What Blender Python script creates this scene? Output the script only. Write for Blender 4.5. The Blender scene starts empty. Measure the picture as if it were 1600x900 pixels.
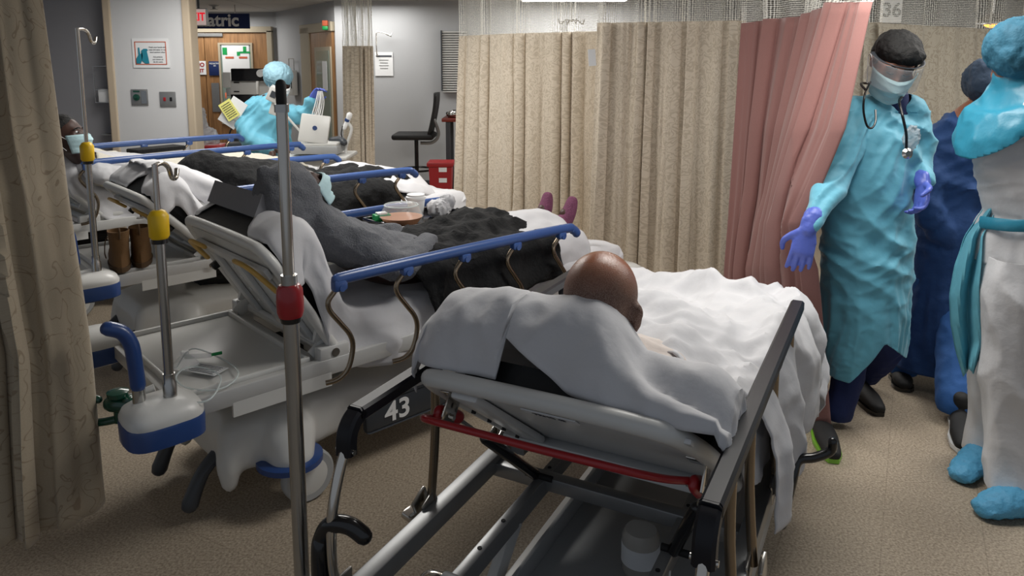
import bpy, bmesh, math, random
from mathutils import Vector, Matrix, noise
random.seed(7)
C = bpy.context.scene.collection
V = Vector
# ------------------------------------------------------------ camera
F, CY, H, PITCH = 1150.0, 262.0, 1.60, math.radians(8)
cam = bpy.data.cameras.new('camera'); cam_o = bpy.data.objects.new('camera', cam); C.objects.link(cam_o)
cam_o.location = (0, 0, H); cam_o.rotation_euler = (math.radians(90) - PITCH, 0, 0)
cam.lens = F * 36 / 1600; cam.sensor_width = 36; cam.shift_y = -(450 - CY) / 1600
cam.clip_start = 0.02
bpy.context.scene.camera = cam_o

def pt(px, py, z=None, y=None):
    """point of the place seen at pixel (px,py) at height z or at distance y"""
    dx = (px - 800) / F; dy = -(py - CY) / F
    d = V((dx, math.cos(PITCH) + dy * math.sin(PITCH), -math.sin(PITCH) + dy * math.cos(PITCH)))
    t = (z - H) / d.z if z is not None else y / d.y
    return V((0, 0, H)) + d * t
# ------------------------------------------------------------ light
sc = bpy.context.scene
sc.view_settings.view_transform = 'Standard'; sc.view_settings.look = 'None'
sc.view_settings.gamma = 1; sc.view_settings.use_curve_mapping = False
sc.view_settings.exposure = 0.0
w = bpy.data.worlds.new('world'); sc.world = w; w.use_nodes = True
w.node_tree.nodes['Background'].inputs[0].default_value = (0.80, 0.88, 1.0, 1)
w.node_tree.nodes['Background'].inputs[1].default_value = 0.27

def area(name, loc, sx, sy, power, col=(1, 0.97, 0.92)):
    l = bpy.data.lights.new(name, 'AREA'); l.shape = 'RECTANGLE'; l.size = sx; l.size_y = sy
    l.energy = power; l.color = col
    o = bpy.data.objects.new(name, l); C.objects.link(o); o.location = loc
    return o
area('ceiling_lamp', (1.0, 2.6, 2.34), 1.2, 0.6, 31)
area('ceiling_lamp', (-1.0, 4.4, 2.34), 1.2, 0.6, 44)
area('ceiling_lamp', (1.3, 5.3, 2.34), 1.2, 0.6, 38)
area('ceiling_lamp', (-2.5, 6.1, 2.34), 1.2, 0.6, 29)
area('ceiling_lamp', (-1.9, 9.0, 2.34), 1.2, 0.5, 24)
area('ceiling_lamp', (0.74, 8.85, 2.34), 1.2, 0.5, 26)
area('ceiling_lamp', (-4.6, 11.0, 2.34), 1.2, 0.6, 22)
area('ceiling_lamp', (2.9, 3.2, 2.34), 1.2, 0.6, 34)

# ------------------------------------------------------------ materials
def lin(c): return tuple(((x / 255) / 12.92 if x / 255 <= 0.04045 else ((x / 255 + 0.055) / 1.055) ** 2.4) for x in c) + (1,)
M = {}
def mat(name, rgb, rough=0.5, metal=0.0, bump=0.0, bscale=40, var=0.0, vscale=8, sub=0, trans=0, alpha=1, coat=0, emit=None, sheen=0, spec=None):
    m = bpy.data.materials.new(name); m.use_nodes = True; nt = m.node_tree; b = nt.nodes['Principled BSDF']
    b.inputs['Base Color'].default_value = lin(rgb); b.inputs['Roughness'].default_value = rough; b.inputs['Metallic'].default_value = metal
    if sub: b.inputs['Subsurface Weight'].default_value = sub; b.inputs['Subsurface Radius'].default_value = (.02, .008, .004)
    if trans: b.inputs['Transmission Weight'].default_value = trans
    if alpha < 1: b.inputs['Alpha'].default_value = alpha
    if coat: b.inputs['Coat Weight'].default_value = coat
    if sheen: b.inputs['Sheen Weight'].default_value = sheen
    if spec is not None: b.inputs['Specular IOR Level'].default_value = spec
    if emit: b.inputs['Emission Color'].default_value = lin(emit[0]); b.inputs['Emission Strength'].default_value = emit[1]
    tc = nt.nodes.new('ShaderNodeTexCoord')
    if var:
        n = nt.nodes.new('ShaderNodeTexNoise'); n.inputs['Scale'].default_value = vscale; n.inputs['Detail'].default_value = 4
        nt.links.new(tc.outputs['Object'], n.inputs['Vector'])
        mx = nt.nodes.new('ShaderNodeMix'); mx.data_type = 'RGBA'
        a = lin(rgb); mx.inputs[6].default_value = tuple(x * (1 - var) for x in a[:3]) + (1,); mx.inputs[7].default_value = tuple(min(1, x * (1 + var)) for x in a[:3]) + (1,)
        nt.links.new(n.outputs['Fac'], mx.inputs[0]); nt.links.new(mx.outputs[2], b.inputs['Base Color'])
    if bump:
        n = nt.nodes.new('ShaderNodeTexNoise'); n.inputs['Scale'].default_value = bscale; n.inputs['Detail'].default_value = 5
        nt.links.new(tc.outputs['Object'], n.inputs['Vector'])
        bp = nt.nodes.new('ShaderNodeBump'); bp.inputs['Strength'].default_value = bump; bp.inputs['Distance'].default_value = 0.01
        nt.links.new(n.outputs['Fac'], bp.inputs['Height']); nt.links.new(bp.outputs[0], b.inputs['Normal'])
    M[name] = m; return m
mat('sheet', (203, 203, 206), .9, bump=.35, bscale=14, sheen=.2)
mat('cream_blanket', (215, 210, 196), .95, bump=.5, bscale=120)
mat('gown_print', (205, 196, 190), .9, var=.12, vscale=60, bump=.2)
mat('white_plastic', (206, 206, 203), .35, var=.04, vscale=3)
mat('grey_plastic', (160, 162, 163), .4, var=.05, vscale=5)
mat('panel_grey', (206, 207, 207), .28, var=.05, vscale=6)
mat('dark_plastic', (58, 62, 68), .45)
mat('black_plastic', (16, 16, 19), .22, coat=.3)
mat('black_rubber', (20, 20, 21), .7)
mat('chrome', (205, 200, 192), .16, 1.0, var=.06, vscale=30)
mat('steel', (186, 185, 182), .24, 1.0, var=.08, vscale=20)
mat('white_steel', (200, 200, 198), .35, .15, var=.05, vscale=10)
mat('alu', (150, 151, 152), .38, .6, var=.08, vscale=30)
mat('bronze_steel', (150, 136, 118), .25, 1.0, var=.1, vscale=30)
mat('blue_plastic', (36, 66, 122), .32, var=.08, vscale=12, coat=.2)
mat('blue_rail', (54, 84, 142), .33, var=.06, vscale=12, coat=.2)
mat('navy_rail', (20, 21, 28), .42, spec=.35)
mat('yellow', (232, 190, 20), .4)
mat('gold_bar', (206, 166, 84), .4, var=.05)
mat('red', (158, 24, 32), .32, coat=.3)
mat('red_bin', (150, 22, 28), .5)
mat('mattress_black', (17, 18, 20), .55, bump=.1)
mat('mattress_grey', (118, 118, 122), .5, bump=.1)
mat('black_cloth', (13, 14, 16), .95, bump=.8, bscale=45)
mat('navy_cloth', (32, 38, 66), .9, bump=.5, bscale=50)
mat('hoodie', (104, 106, 111), .95, bump=.6, bscale=160, var=.3, vscale=130)
mat('sock', (116, 66, 92), .95, var=.45, vscale=110, bump=.5, bscale=140)
mat('skin_dark', (66, 42, 34), .5, sub=.05)
mat('skin_light', (176, 124, 98), .45, sub=.08, bump=.1, bscale=90)
mat('skin_tan', (150, 100, 78), .45, sub=.08)
mat('hair_black', (7, 6, 6), .75, bump=.6, bscale=70)
mat('mask_blue', (186, 218, 224), .8, bump=.2)
mat('white', (235, 236, 236), .6)
mat('gown_cyan', (100, 176, 200), .62, bump=.5, bscale=12, sheen=.2, var=.07, vscale=9)
mat('plastic_gown', (46, 136, 164), .4, bump=.4, bscale=16, var=.08, vscale=9)
mat('gown_pale', (104, 178, 198), .6, bump=.4, bscale=20)
mat('gown_navy', (30, 66, 118), .8, bump=.45, bscale=22, var=.12, vscale=6)
mat('scrubs_blue', (38, 86, 148), .85, bump=.4, bscale=20)
mat('scrubs_navy', (26, 40, 88), .85, bump=.4, bscale=20)
mat('coverall', (212, 212, 214), .75, bump=.4, bscale=18)
mat('cover_blue', (84, 160, 200), .6, bump=.5, bscale=60)
mat('glove', (88, 106, 196), .4, bump=.2, bscale=60)
mat('cap_cyan', (140, 180, 196), .7, bump=.6, bscale=40, var=.15, vscale=20)
mat('cap_teal', (42, 100, 124), .75, bump=.6, bscale=40, var=.35, vscale=14)
mat('cap_navy', (46, 62, 82), .85, bump=.6, bscale=40, var=.2, vscale=14)
mat('boot', (100, 72, 40), .85, bump=.3, bscale=60, var=.15, vscale=14)
mat('boot_sole', (78, 58, 36), .9)
mat('lime', (130, 190, 60), .5)
mat('valve_green', (10, 66, 50), .2, coat=.5)
mat('bright_green', (30, 150, 80), .4)
mat('paper', (222, 224, 226), .8)
mat('yellow_paper', (226, 224, 130), .8)
mat('wall_paint', (172, 174, 177), .85, bump=.05, bscale=200)
mat('wall_white', (206, 207, 209), .8, bump=.05, bscale=200)
mat('wall_grey', (140, 140, 145), .85, bump=.05, bscale=200)
mat('beige_trim', (190, 174, 152), .7)
mat('door_trim', (168, 158, 138), .7)
mat('sign_navy', (18, 38, 86), .5)
mat('exit_white', (225, 215, 210), .5, emit=((225, 200, 195), .35))
mat('exit_red', (210, 20, 40), .5, emit=((230, 20, 40), .8))
mat('lamp_glow', (255, 255, 255), .5, emit=((255, 250, 242), 7))
mat('orange_glow', (255, 150, 40), .5, emit=((255, 140, 40), 7))
mat('teal_ink', (30, 126, 148), .7)
mat('orange_ink', (188, 92, 60), .7)
mat('ink', (60, 64, 74), .8)
mat('ink_red', (150, 30, 36), .7)
mat('screen', (14, 16, 20), .15, coat=.5)
mat('netting_dark', (110, 112, 112), .9)
mat('clear', (225, 230, 232), .12, alpha=.28)
mat('clear_tube', (225, 235, 235), .15, alpha=.5)
mat('visor', (200, 205, 210), .06, alpha=.2)
mat('bag', (190, 196, 202), .2, alpha=.5, bump=.6, bscale=30)
mat('glass_pane', (150, 168, 160), .08, alpha=.75)
mat('foodish', (196, 140, 104), .7, var=.3, vscale=60)
mat('jar', (190, 186, 178), .25, alpha=.65)
mat('brown_wood_desk', (120, 40, 26), .4)

def node_mat(name):
    m = bpy.data.materials.new(name); m.use_nodes = True; M[name] = m
    return m.node_tree, m.node_tree.nodes['Principled BSDF']
def wood(name, a, b_):
    nt, b = node_mat(name); N = nt.nodes; L = nt.links
    tc = N.new('ShaderNodeTexCoord'); mp = N.new('ShaderNodeMapping'); mp.inputs['Scale'].default_value = (9, 9, .8)
    n = N.new('ShaderNodeTexNoise'); n.inputs['Scale'].default_value = 4; n.inputs['Detail'].default_value = 8
    r = N.new('ShaderNodeValToRGB'); r.color_ramp.elements[0].color = lin(a); r.color_ramp.elements[1].color = lin(b_)
    r.color_ramp.elements[0].position = .3; r.color_ramp.elements[1].position = .7
    L.new(tc.outputs['Object'], mp.inputs[0]); L.new(mp.outputs[0], n.inputs['Vector']); L.new(n.outputs['Fac'], r.inputs[0]); L.new(r.outputs[0], b.inputs['Base Color'])
    b.inputs['Roughness'].default_value = .5
wood('door_wood', (128, 92, 58), (166, 124, 82))
# floor: speckled tile
nt, b = node_mat('floor_tile'); N = nt.nodes; L = nt.links
tc = N.new('ShaderNodeTexCoord')
n1 = N.new('ShaderNodeTexNoise'); n1.inputs['Scale'].default_value = 120; n1.inputs['Detail'].default_value = 6; n1.inputs['Roughness'].default_value = .7
r1 = N.new('ShaderNodeValToRGB'); r1.color_ramp.elements[0].position = .36; r1.color_ramp.elements[1].position = .62
r1.color_ramp.elements[0].color = lin((126, 113, 97)); r1.color_ramp.elements[1].color = lin((188, 174, 154))
n2 = N.new('ShaderNodeTexNoise'); n2.inputs['Scale'].default_value = 1.1; n2.inputs['Detail'].default_value = 3
mp = N.new('ShaderNodeMapping'); mp.inputs['Rotation'].default_value = (0, 0, .5)
br = N.new('ShaderNodeTexBrick'); br.offset = 0; br.inputs['Scale'].default_value = 1.0; br.inputs['Brick Width'].default_value = .305; br.inputs['Row Height'].default_value = .305
br.inputs['Mortar Size'].default_value = .0012; br.inputs['Mortar Smooth'].default_value = .3
br.inputs['Color1'].default_value = (1, 1, 1, 1); br.inputs['Color2'].default_value = (.93, .93, .93, 1); br.inputs['Mortar'].default_value = (.62, .6, .58, 1)
m1 = N.new('ShaderNodeMix'); m1.data_type = 'RGBA'; m1.blend_type = 'MULTIPLY'; m1.inputs[0].default_value = .8
L.new(tc.outputs['Object'], n1.inputs['Vector']); L.new(tc.outputs['Object'], n2.inputs['Vector']); L.new(tc.outputs['Object'], mp.inputs[0]); L.new(mp.outputs[0], br.inputs['Vector'])
L.new(n1.outputs['Fac'], r1.inputs[0]); L.new(r1.outputs[0], m1.inputs[6]); L.new(br.outputs['Color'], m1.inputs[7]); L.new(m1.outputs[2], b.inputs['Base Color'])
rr = N.new('ShaderNodeMapRange'); rr.inputs[3].default_value = .3; rr.inputs[4].default_value = .55; L.new(n2.outputs['Fac'], rr.inputs[0]); L.new(rr.outputs[0], b.inputs['Roughness'])
# ceiling tiles
nt, b = node_mat('ceiling_tile'); N = nt.nodes; L = nt.links
tc = N.new('ShaderNodeTexCoord'); br = N.new('ShaderNodeTexBrick'); br.offset = 0; br.inputs['Brick Width'].default_value = 1.2; br.inputs['Row Height'].default_value = .6; br.inputs['Scale'].default_value = 1; br.inputs['Mortar Size'].default_value = .012
br.inputs['Color1'].default_value = lin((196, 197, 198)); br.inputs['Color2'].default_value = lin((190, 191, 193)); br.inputs['Mortar'].default_value = lin((165, 166, 168))
L.new(tc.outputs['Object'], br.inputs['Vector']); L.new(br.outputs['Color'], b.inputs['Base Color']); b.inputs['Roughness'].default_value = .9
# curtain fabrics (UV in metres)
def curtain_mat(name, base, line, scale, thin, strength=1.0, fleck=.12):
    nt, b = node_mat(name); N = nt.nodes; L = nt.links
    uv = N.new('ShaderNodeUVMap'); uv.uv_map = 'UVMap'
    nz = N.new('ShaderNodeTexNoise'); nz.inputs['Scale'].default_value = scale; nz.inputs['Detail'].default_value = 1.2; nz.inputs['Distortion'].default_value = .7
    L.new(uv.outputs[0], nz.inputs['Vector'])
    f1 = N.new('ShaderNodeMath'); f1.operation = 'MULTIPLY'; f1.inputs[1].default_value = 6.0; L.new(nz.outputs['Fac'], f1.inputs[0])
    f2 = N.new('ShaderNodeMath'); f2.operation = 'PINGPONG'; f2.inputs[1].default_value = .5; L.new(f1.outputs[0], f2.inputs[0])
    rp = N.new('ShaderNodeMapRange'); rp.inputs[1].default_value = thin * 3; rp.inputs[2].default_value = thin * 6; rp.inputs[3].default_value = 1; rp.inputs[4].default_value = 0
    L.new(f2.outputs[0], rp.inputs[0])
    mm = N.new('ShaderNodeMath'); mm.operation = 'MULTIPLY'; mm.inputs[1].default_value = strength; L.new(rp.outputs[0], mm.inputs[0])
    fn = N.new('ShaderNodeTexNoise'); fn.inputs['Scale'].default_value = 260; L.new(uv.outputs[0], fn.inputs['Vector'])
    m0 = N.new('ShaderNodeMix'); m0.data_type = 'RGBA'; a = lin(base); m0.inputs[6].default_value = tuple(x * (1 - fleck) for x in a[:3]) + (1,); m0.inputs[7].default_value = tuple(min(1, x * (1 + fleck)) for x in a[:3]) + (1,)
    L.new(fn.outputs['Fac'], m0.inputs[0])
    m1 = N.new('ShaderNodeMix'); m1.data_type = 'RGBA'; m1.inputs[7].default_value = lin(line)
    L.new(m0.outputs[2], m1.inputs[6]); L.new(mm.outputs[0], m1.inputs[0]); L.new(m1.outputs[2], b.inputs['Base Color'])
    b.inputs['Roughness'].default_value = .85; b.inputs['Sheen Weight'].default_value = .2
curtain_mat('curtain_vine', (166, 153, 132), (122, 104, 82), 11, .010, .6)
curtain_mat('curtain_beige', (206, 194, 176), (172, 158, 138), 20, .045, .6)
curtain_mat('curtain_grey', (176, 168, 152), (144, 133, 116), 17, .04, .6)
curtain_mat('curtain_pink', (142, 100, 95), (132, 92, 88), 60, .05, .2, .05)
# netting: real open weave through alpha
nt, b = node_mat('netting'); N = nt.nodes; L = nt.links
uv = N.new('ShaderNodeUVMap'); uv.uv_map = 'UVMap'
vo = N.new('ShaderNodeTexVoronoi'); vo.inputs['Scale'].default_value = 95; vo.inputs['Randomness'].default_value = .15; L.new(uv.outputs[0], vo.inputs['Vector'])
gt = N.new('ShaderNodeMath'); gt.operation = 'GREATER_THAN'; gt.inputs[1].default_value = .44; L.new(vo.outputs['Distance'], gt.inputs[0]); L.new(gt.outputs[0], b.inputs['Alpha'])
b.inputs['Base Color'].default_value = lin((226, 224, 216)); b.inputs['Roughness'].default_value = .9

# ------------------------------------------------------------ tagging
def tag(o, label=None, cat=None, group=None, kind=None):
    if label: o['label'] = label
    if cat: o['category'] = cat
    if group: o['group'] = group
    if kind: o['kind'] = kind
    return o
def empty(name, label, cat, loc=(0, 0, 0), rz=0, group=None):
    o = bpy.data.objects.new(name, None); C.objects.link(o); o.location = loc; o.rotation_euler = (0, 0, rz); o.empty_display_size = .1
    return tag(o, label, cat, group)

# ------------------------------------------------------------ mesh builder
def catmull(P, n=6):
    P = [V(p) for p in P]
    if len(P) < 3: return P
    out = []
    for i in range(len(P) - 1):
        p0 = P[max(i - 1, 0)]; p1 = P[i]; p2 = P[i + 1]; p3 = P[min(i + 2, len(P) - 1)]
        for k in range(n):
            t = k / n
            out.append(.5 * ((2 * p1) + (-p0 + p2) * t + (2 * p0 - 5 * p1 + 4 * p2 - p3) * t * t + (-p0 + 3 * p1 - 3 * p2 + p3) * t ** 3))
    out.append(P[-1]); return out
def lerp_list(R, n):
    out = []
    for i in range(n):
        f = i / (n - 1) * (len(R) - 1) if n > 1 else 0; k = min(int(f), len(R) - 2) if len(R) > 1 else 0; t = f - k
        a = R[k]; b_ = R[min(k + 1, len(R) - 1)]
        out.append(tuple(x + (y - x) * t for x, y in zip(a, b_)))
    return out
class MB:
    def __init__(s): s.bm = bmesh.new()
    def ring(s, pts): return [s.bm.verts.new(p) for p in pts]
    def bridge(s, a, b_):
        n = len(a)
        for i in range(n): s.bm.faces.new((a[i], a[(i + 1) % n], b_[(i + 1) % n], b_[i]))
    def tube(s, P, r, n=12, smooth=6, ref=None, round_ends=False):
        """r: number, (rx,ry) or a list of those along P; ref: direction of rx"""
        if not isinstance(r, list): r = [r]
        r = [(x, x) if not isinstance(x, tuple) else x for x in r]
        Q = catmull(P, smooth) if smooth and len(P) > 2 else [V(p) for p in P]
        R = lerp_list(r, len(Q))
        if len(r) == len(P) and smooth and len(P) > 2:
            R = []
            for i in range(len(P) - 1):
                for k in range(smooth): R.append(tuple(a + (b_ - a) * k / smooth for a, b_ in zip(r[i], r[i + 1])))
            R.append(r[-1])
        T = []
        for i in range(len(Q)):
            t = Q[min(i + 1, len(Q) - 1)] - Q[max(i - 1, 0)]
            T.append(t.normalized() if t.length > 1e-9 else V((0, 0, 1)))
        up = V(ref) if ref is not None else (V((0, 0, 1)) if abs(T[0].z) < .9 else V((1, 0, 0)))
        a = (up - T[0] * up.dot(T[0])).normalized()
        if round_ends:
            q0, q1, r0, r1, t0, t1 = Q[0], Q[-1], R[0], R[-1], T[0], T[-1]
            hs = [.2, .5, .8]
            pre = [(q0 - t0 * min(r0) * math.sqrt(1 - h * h * .96), (r0[0] * h, r0[1] * h), t0) for h in hs]
            post = [(q1 + t1 * min(r1) * math.sqrt(1 - h * h * .96), (r1[0] * h, r1[1] * h), t1) for h in reversed(hs)]
            Q = [x[0] for x in pre] + Q + [x[0] for x in post]; R = [x[1] for x in pre] + R + [x[1] for x in post]; T = [x[2] for x in pre] + T + [x[2] for x in post]
        prev = None; first = None
        for i, q in enumerate(Q):
            if ref is not None: base = V(ref)
            else: base = a
            a = (base - T[i] * base.dot(T[i]))
            a = a.normalized() if a.length > 1e-6 else T[i].orthogonal().normalized()
            c = T[i].cross(a)
            rg = s.ring([q + a * R[i][0] * math.cos(2 * math.pi * k / n) + c * R[i][1] * math.sin(2 * math.pi * k / n) for k in range(n)])
            if prev: s.bridge(prev, rg)
            else: first = rg
            prev = rg
        s.bm.faces.new(list(reversed(first))); s.bm.faces.new(prev); return s
    def ball(s, c, r, rot=None, seg=20):
        m = Matrix.Translation(V(c)) @ (rot.to_4x4() if rot else Matrix.Identity(4)) @ Matrix.Diagonal((*(r if isinstance(r, tuple) else (r, r, r)), 1))
        bmesh.ops.create_uvsphere(s.bm, u_segments=seg, v_segments=seg // 2 + 2, radius=1, matrix=m); return s
    def box(s, c, size, rot=None, bev=0.0, seg=2):
        t = bmesh.new(); bmesh.ops.create_cube(t, size=1, matrix=Matrix.Diagonal((*size, 1)))
        if bev: bmesh.ops.bevel(t, geom=list(t.edges), offset=bev, segments=seg, affect='EDGES', profile=.5)
        m = Matrix.Translation(V(c)) @ (rot.to_4x4() if rot else Matrix.Identity(4)); t.transform(m)
        me = bpy.data.meshes.new('t'); t.to_mesh(me); t.free(); s.bm.from_mesh(me); bpy.data.meshes.remove(me); return s
    def beam(s, a, b_, wx, wz, bev=.004, up=(0, 0, 1)):
        a = V(a); b_ = V(b_); d = (b_ - a); y = d.normalized(); x = y.cross(V(up)).normalized(); z = x.cross(y)
        s.box((a + b_) / 2, (wx, d.length, wz), Matrix((x, y, z)).transposed(), bev); return s
    def cyl(s, a, b_, r, n=24, r2=None): return s.tube([a, b_], [(r, r), (r2 or r, r2 or r)], n, 0)
    def loft(s, rings, cap=True):
        pr = None; R = []
        for rg in rings:
            v = s.ring(rg); R.append(v)
            if pr: s.bridge(pr, v)
            pr = v
        if cap: s.bm.faces.new(list(reversed(R[0]))); s.bm.faces.new(R[-1])
        return s
    def lathe(s, prof, c, n=28, axis=None):
        rot = V((0, 0, 1)).rotation_difference(V(axis)).to_matrix() if axis else Matrix.Identity(3)
        pr = None; first = None
        for r, z in prof:
            v = s.ring([V(c) + rot @ V((max(r, 1e-4) * math.cos(2 * math.pi * k / n), max(r, 1e-4) * math.sin(2 * math.pi * k / n), z)) for k in range(n)])
            if pr: s.bridge(pr, v)
            else: first = v
            pr = v
        s.bm.faces.new(list(reversed(first))); s.bm.faces.new(pr); return s
    def prism(s, poly, z0, z1, m=None):
        a = [V((x, y, z0)) for x, y in poly]; b_ = [V((x, y, z1)) for x, y in poly]
        if m: a = [m @ p for p in a]; b_ = [m @ p for p in b_]
        return s.loft([a, b_])
    def mesh(s, name):
        bmesh.ops.recalc_face_normals(s.bm, faces=s.bm.faces); me = bpy.data.meshes.new(name); s.bm.to_mesh(me); s.bm.free(); return me
    def build(s, name, m, parent=None, smooth=True):
        return link(name, s.mesh(name), m, parent, smooth)
def link(name, me, m, parent=None, smooth=True):
    me.materials.clear(); me.materials.append(M[m] if isinstance(m, str) else m)
    if smooth:
        me.polygons.foreach_set('use_smooth', [True] * len(me.polygons))
        try: me.set_sharp_from_angle(angle=math.radians(42))
        except Exception: pass
    o = bpy.data.objects.new(name, me); C.objects.link(o)
    if parent: o.parent = parent
    return o
def ridge(p, sc, seed=0):
    p = V((p[0] * sc[0] + seed, p[1] * sc[1] + seed * 1.7, p[2] * sc[2] - seed))
    return (1 - abs(noise.noise(p)) * 2.2)
def folds(amp=.006, sc=(6, 6, 6), seed=0):
    def f(co, n): return amp * (ridge(co, sc, seed) * .7 + .5 * ridge(co, tuple(x * 2.3 for x in sc), seed + 5) - .5)
    return f
def drape_folds(amp, zmid, seed=0, hz=.5, axis=0.0):
    """long creases: slanting and sagging above zmid, running down below it"""
    def f(co, n):
        a_ = math.atan2(co.x - axis, .05 - co.y)
        t = max(0, min(1, (co.z - zmid) / .25 + .5)); wx = noise.noise(V((co.x * 3, co.y * 3, co.z * 2 + seed))) * .5
        lo = ridge((a_ * .8 + wx, co.z * .8, seed), (2.2, 1, 1)) + .5 * ridge((a_ * 1.7 + wx * 1.5 + co.z * .7, co.z * 1.6, seed + 7), (2.2, 1.4, 1))
        up = ridge((co.z * 2.6 + co.x * 1.6 + wx, a_ * .55, seed + 3), (2.6, 1.2, 1)) + .6 * ridge((co.z * 5.2 - co.x * 3.0 + wx * 2, a_ * 1.0, seed + 9), (2.6, 1.4, 1))
        return amp * (lo * (1 - t) + up * t - .75)
    return f
def organic(name, mb, voxel, m, parent=None, smooth=6, disp=None, keep=None, solid=0, fac=.6):
    """melt the closed pieces of mb into one continuous surface"""
    me = mb.mesh('tmp'); o = bpy.data.objects.new('tmp', me); C.objects.link(o)
    r = o.modifiers.new('r', 'REMESH'); r.mode = 'VOXEL'; r.voxel_size = voxel
    s = o.modifiers.new('s', 'SMOOTH'); s.iterations = smooth; s.factor = fac
    dg = bpy.context.evaluated_depsgraph_get(); me2 = bpy.data.meshes.new_from_object(o.evaluated_get(dg))
    bpy.data.objects.remove(o); me2.name = name
    if disp:
        ns = [v.normal.copy() for v in me2.vertices]
        for v, n in zip(me2.vertices, ns): v.co = v.co + n * disp(v.co, n)
    if keep:
        bm = bmesh.new(); bm.from_mesh(me2); val = {v: float(keep(v.co)) for v in bm.verts}
        bmesh.ops.delete(bm, geom=[f for f in bm.faces if all(val[v] <= 0 for v in f.verts)], context='FACES')
        mv = {}
        for v in bm.verts:
            if v.is_valid and val[v] <= 0:
                nb_ = [q for f_ in v.link_faces for q in f_.verts if val[q] > 0]
                if nb_: q = max(nb_, key=lambda k_: val[k_]); mv[v] = v.co + (q.co - v.co) * (-val[v] / (val[q] - val[v] + 1e-9))
        for v, c_ in mv.items(): v.co = c_
        bm.to_mesh(me2); bm.free()
    ob = link(name, me2, m, parent)
    for p in me2.polygons: p.use_smooth = True
    if solid: sm = ob.modifiers.new('solid', 'SOLIDIFY'); sm.thickness = solid
    return ob
def grid(name, rows, m, parent=None, solid=0, uvs=None, sub=0):
    nr, nc = len(rows), len(rows[0]); me = bpy.data.meshes.new(name)
    vs = [tuple(p) for r in rows for p in r]
    fs = [(i * nc + j, i * nc + j + 1, (i + 1) * nc + j + 1, (i + 1) * nc + j) for i in range(nr - 1) for j in range(nc - 1)]
    me.from_pydata(vs, [], fs); me.update()
    if uvs:
        ul = me.uv_layers.new(name='UVMap')
        for lp in me.loops: i, j = divmod(lp.vertex_index, nc); ul.data[lp.index].uv = uvs[i][j]
    o = link(name, me, m, parent)
    for p in me.polygons: p.use_smooth = True
    if solid: s = o.modifiers.new('solid', 'SOLIDIFY'); s.thickness = solid; s.offset = -1
    return o
def text(name, s, size, loc, rot, m, parent=None, depth=.001, bold=0.0, align='CENTER', sx=1.0):
    c = bpy.data.curves.new(name, 'FONT'); c.body = s; c.size = size; c.extrude = depth; c.align_x = align; c.align_y = 'CENTER'; c.offset = bold
    o = bpy.data.objects.new('t', c); C.objects.link(o); dg = bpy.context.evaluated_depsgraph_get()
    me = bpy.data.meshes.new_from_object(o.evaluated_get(dg)); bpy.data.objects.remove(o)
    ob = link(name, me, m, parent, smooth=False); ob.matrix_local = Matrix.Translation(V(loc)) @ rot.to_4x4() @ Matrix.Diagonal((sx, 1, 1, 1)); return ob
FACE = Matrix.Rotation(math.radians(90), 3, 'X')      # upright, readable from -Y

# ============================================================ SETTING
def struct(name, mb, m, parent=None, kind=True):
    o = mb.build(name, m, parent, smooth=False)
    if kind: o['kind'] = 'structure'
    return o
struct('floor', MB().box((0.5, 5.0, -.05), (17, 17, .1)), 'floor_tile')
struct('ceiling', MB().box((0.5, 7.0, 2.45), (17, 13, .1)), 'ceiling_tile')
YB = 9.5                                                # the back wall behind the curtains
struct('wall_back', MB().box((2.65, YB + .05, 1.2), (9.8, .1, 2.4)), 'wall_paint')
struct('baseboard_back', MB().box((2.65, YB - .01, .05), (9.8, .02, .1)), 'dark_plastic')
YD = 11.6
dx0 = pt(432, 60, y=YD).x
struct('wall_far', MB().box(((dx0 - 9) / 2, YD + .05, 1.2), (abs(-9 - dx0), .1, 2.4)), 'wall_paint')
# slanting wall that carries the second door
a = V((dx0, YD, 0)); b2 = V((-2.22, YB, 0)); dv = (b2 - a).normalized(); nrm = V((dv.y, -dv.x, 0))
def slant(x, z, d=0): return a + dv * x + V((0, 0, z)) + nrm * d
Ls = (b2 - a).length
ms = Matrix((dv, -nrm, V((0, 0, 1)))).transposed()
struct('wall_slanted', MB().box(slant(Ls / 2, 1.2, -.05), (Ls, .1, 2.4), ms), 'wall_paint')
# left recess wall and the pillar wall in front of it
YP = 6.95
xl = pt(180, 150, y=YP).x; xr = pt(297, 150, y=YP).x
struct('wall_left', MB().box(((-9 + xl) / 2 + .03, YP + .19, 1.2), (abs(-9 - xl) + .06, .1, 2.4)), 'wall_grey')
struct('wall_pillar', MB().box(((xl + xr) / 2, YP + .07, 1.2), (xr - xl, .14, 2.4), bev=.01), 'wall_white')
struct('trim_1', MB().box((xl - .022, YP + .03, 1.2), (.075, .09, 2.38), bev=.012), 'beige_trim')
struct('trim_2', MB().box((xr + .012, YP + .06, 1.2), (.075, .17, 2.38), bev=.012), 'beige_trim')
struct('wall_right', MB().box((6.6, 4.8, 1.2), (.1, 9.4, 2.4)), 'wall_paint')
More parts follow.
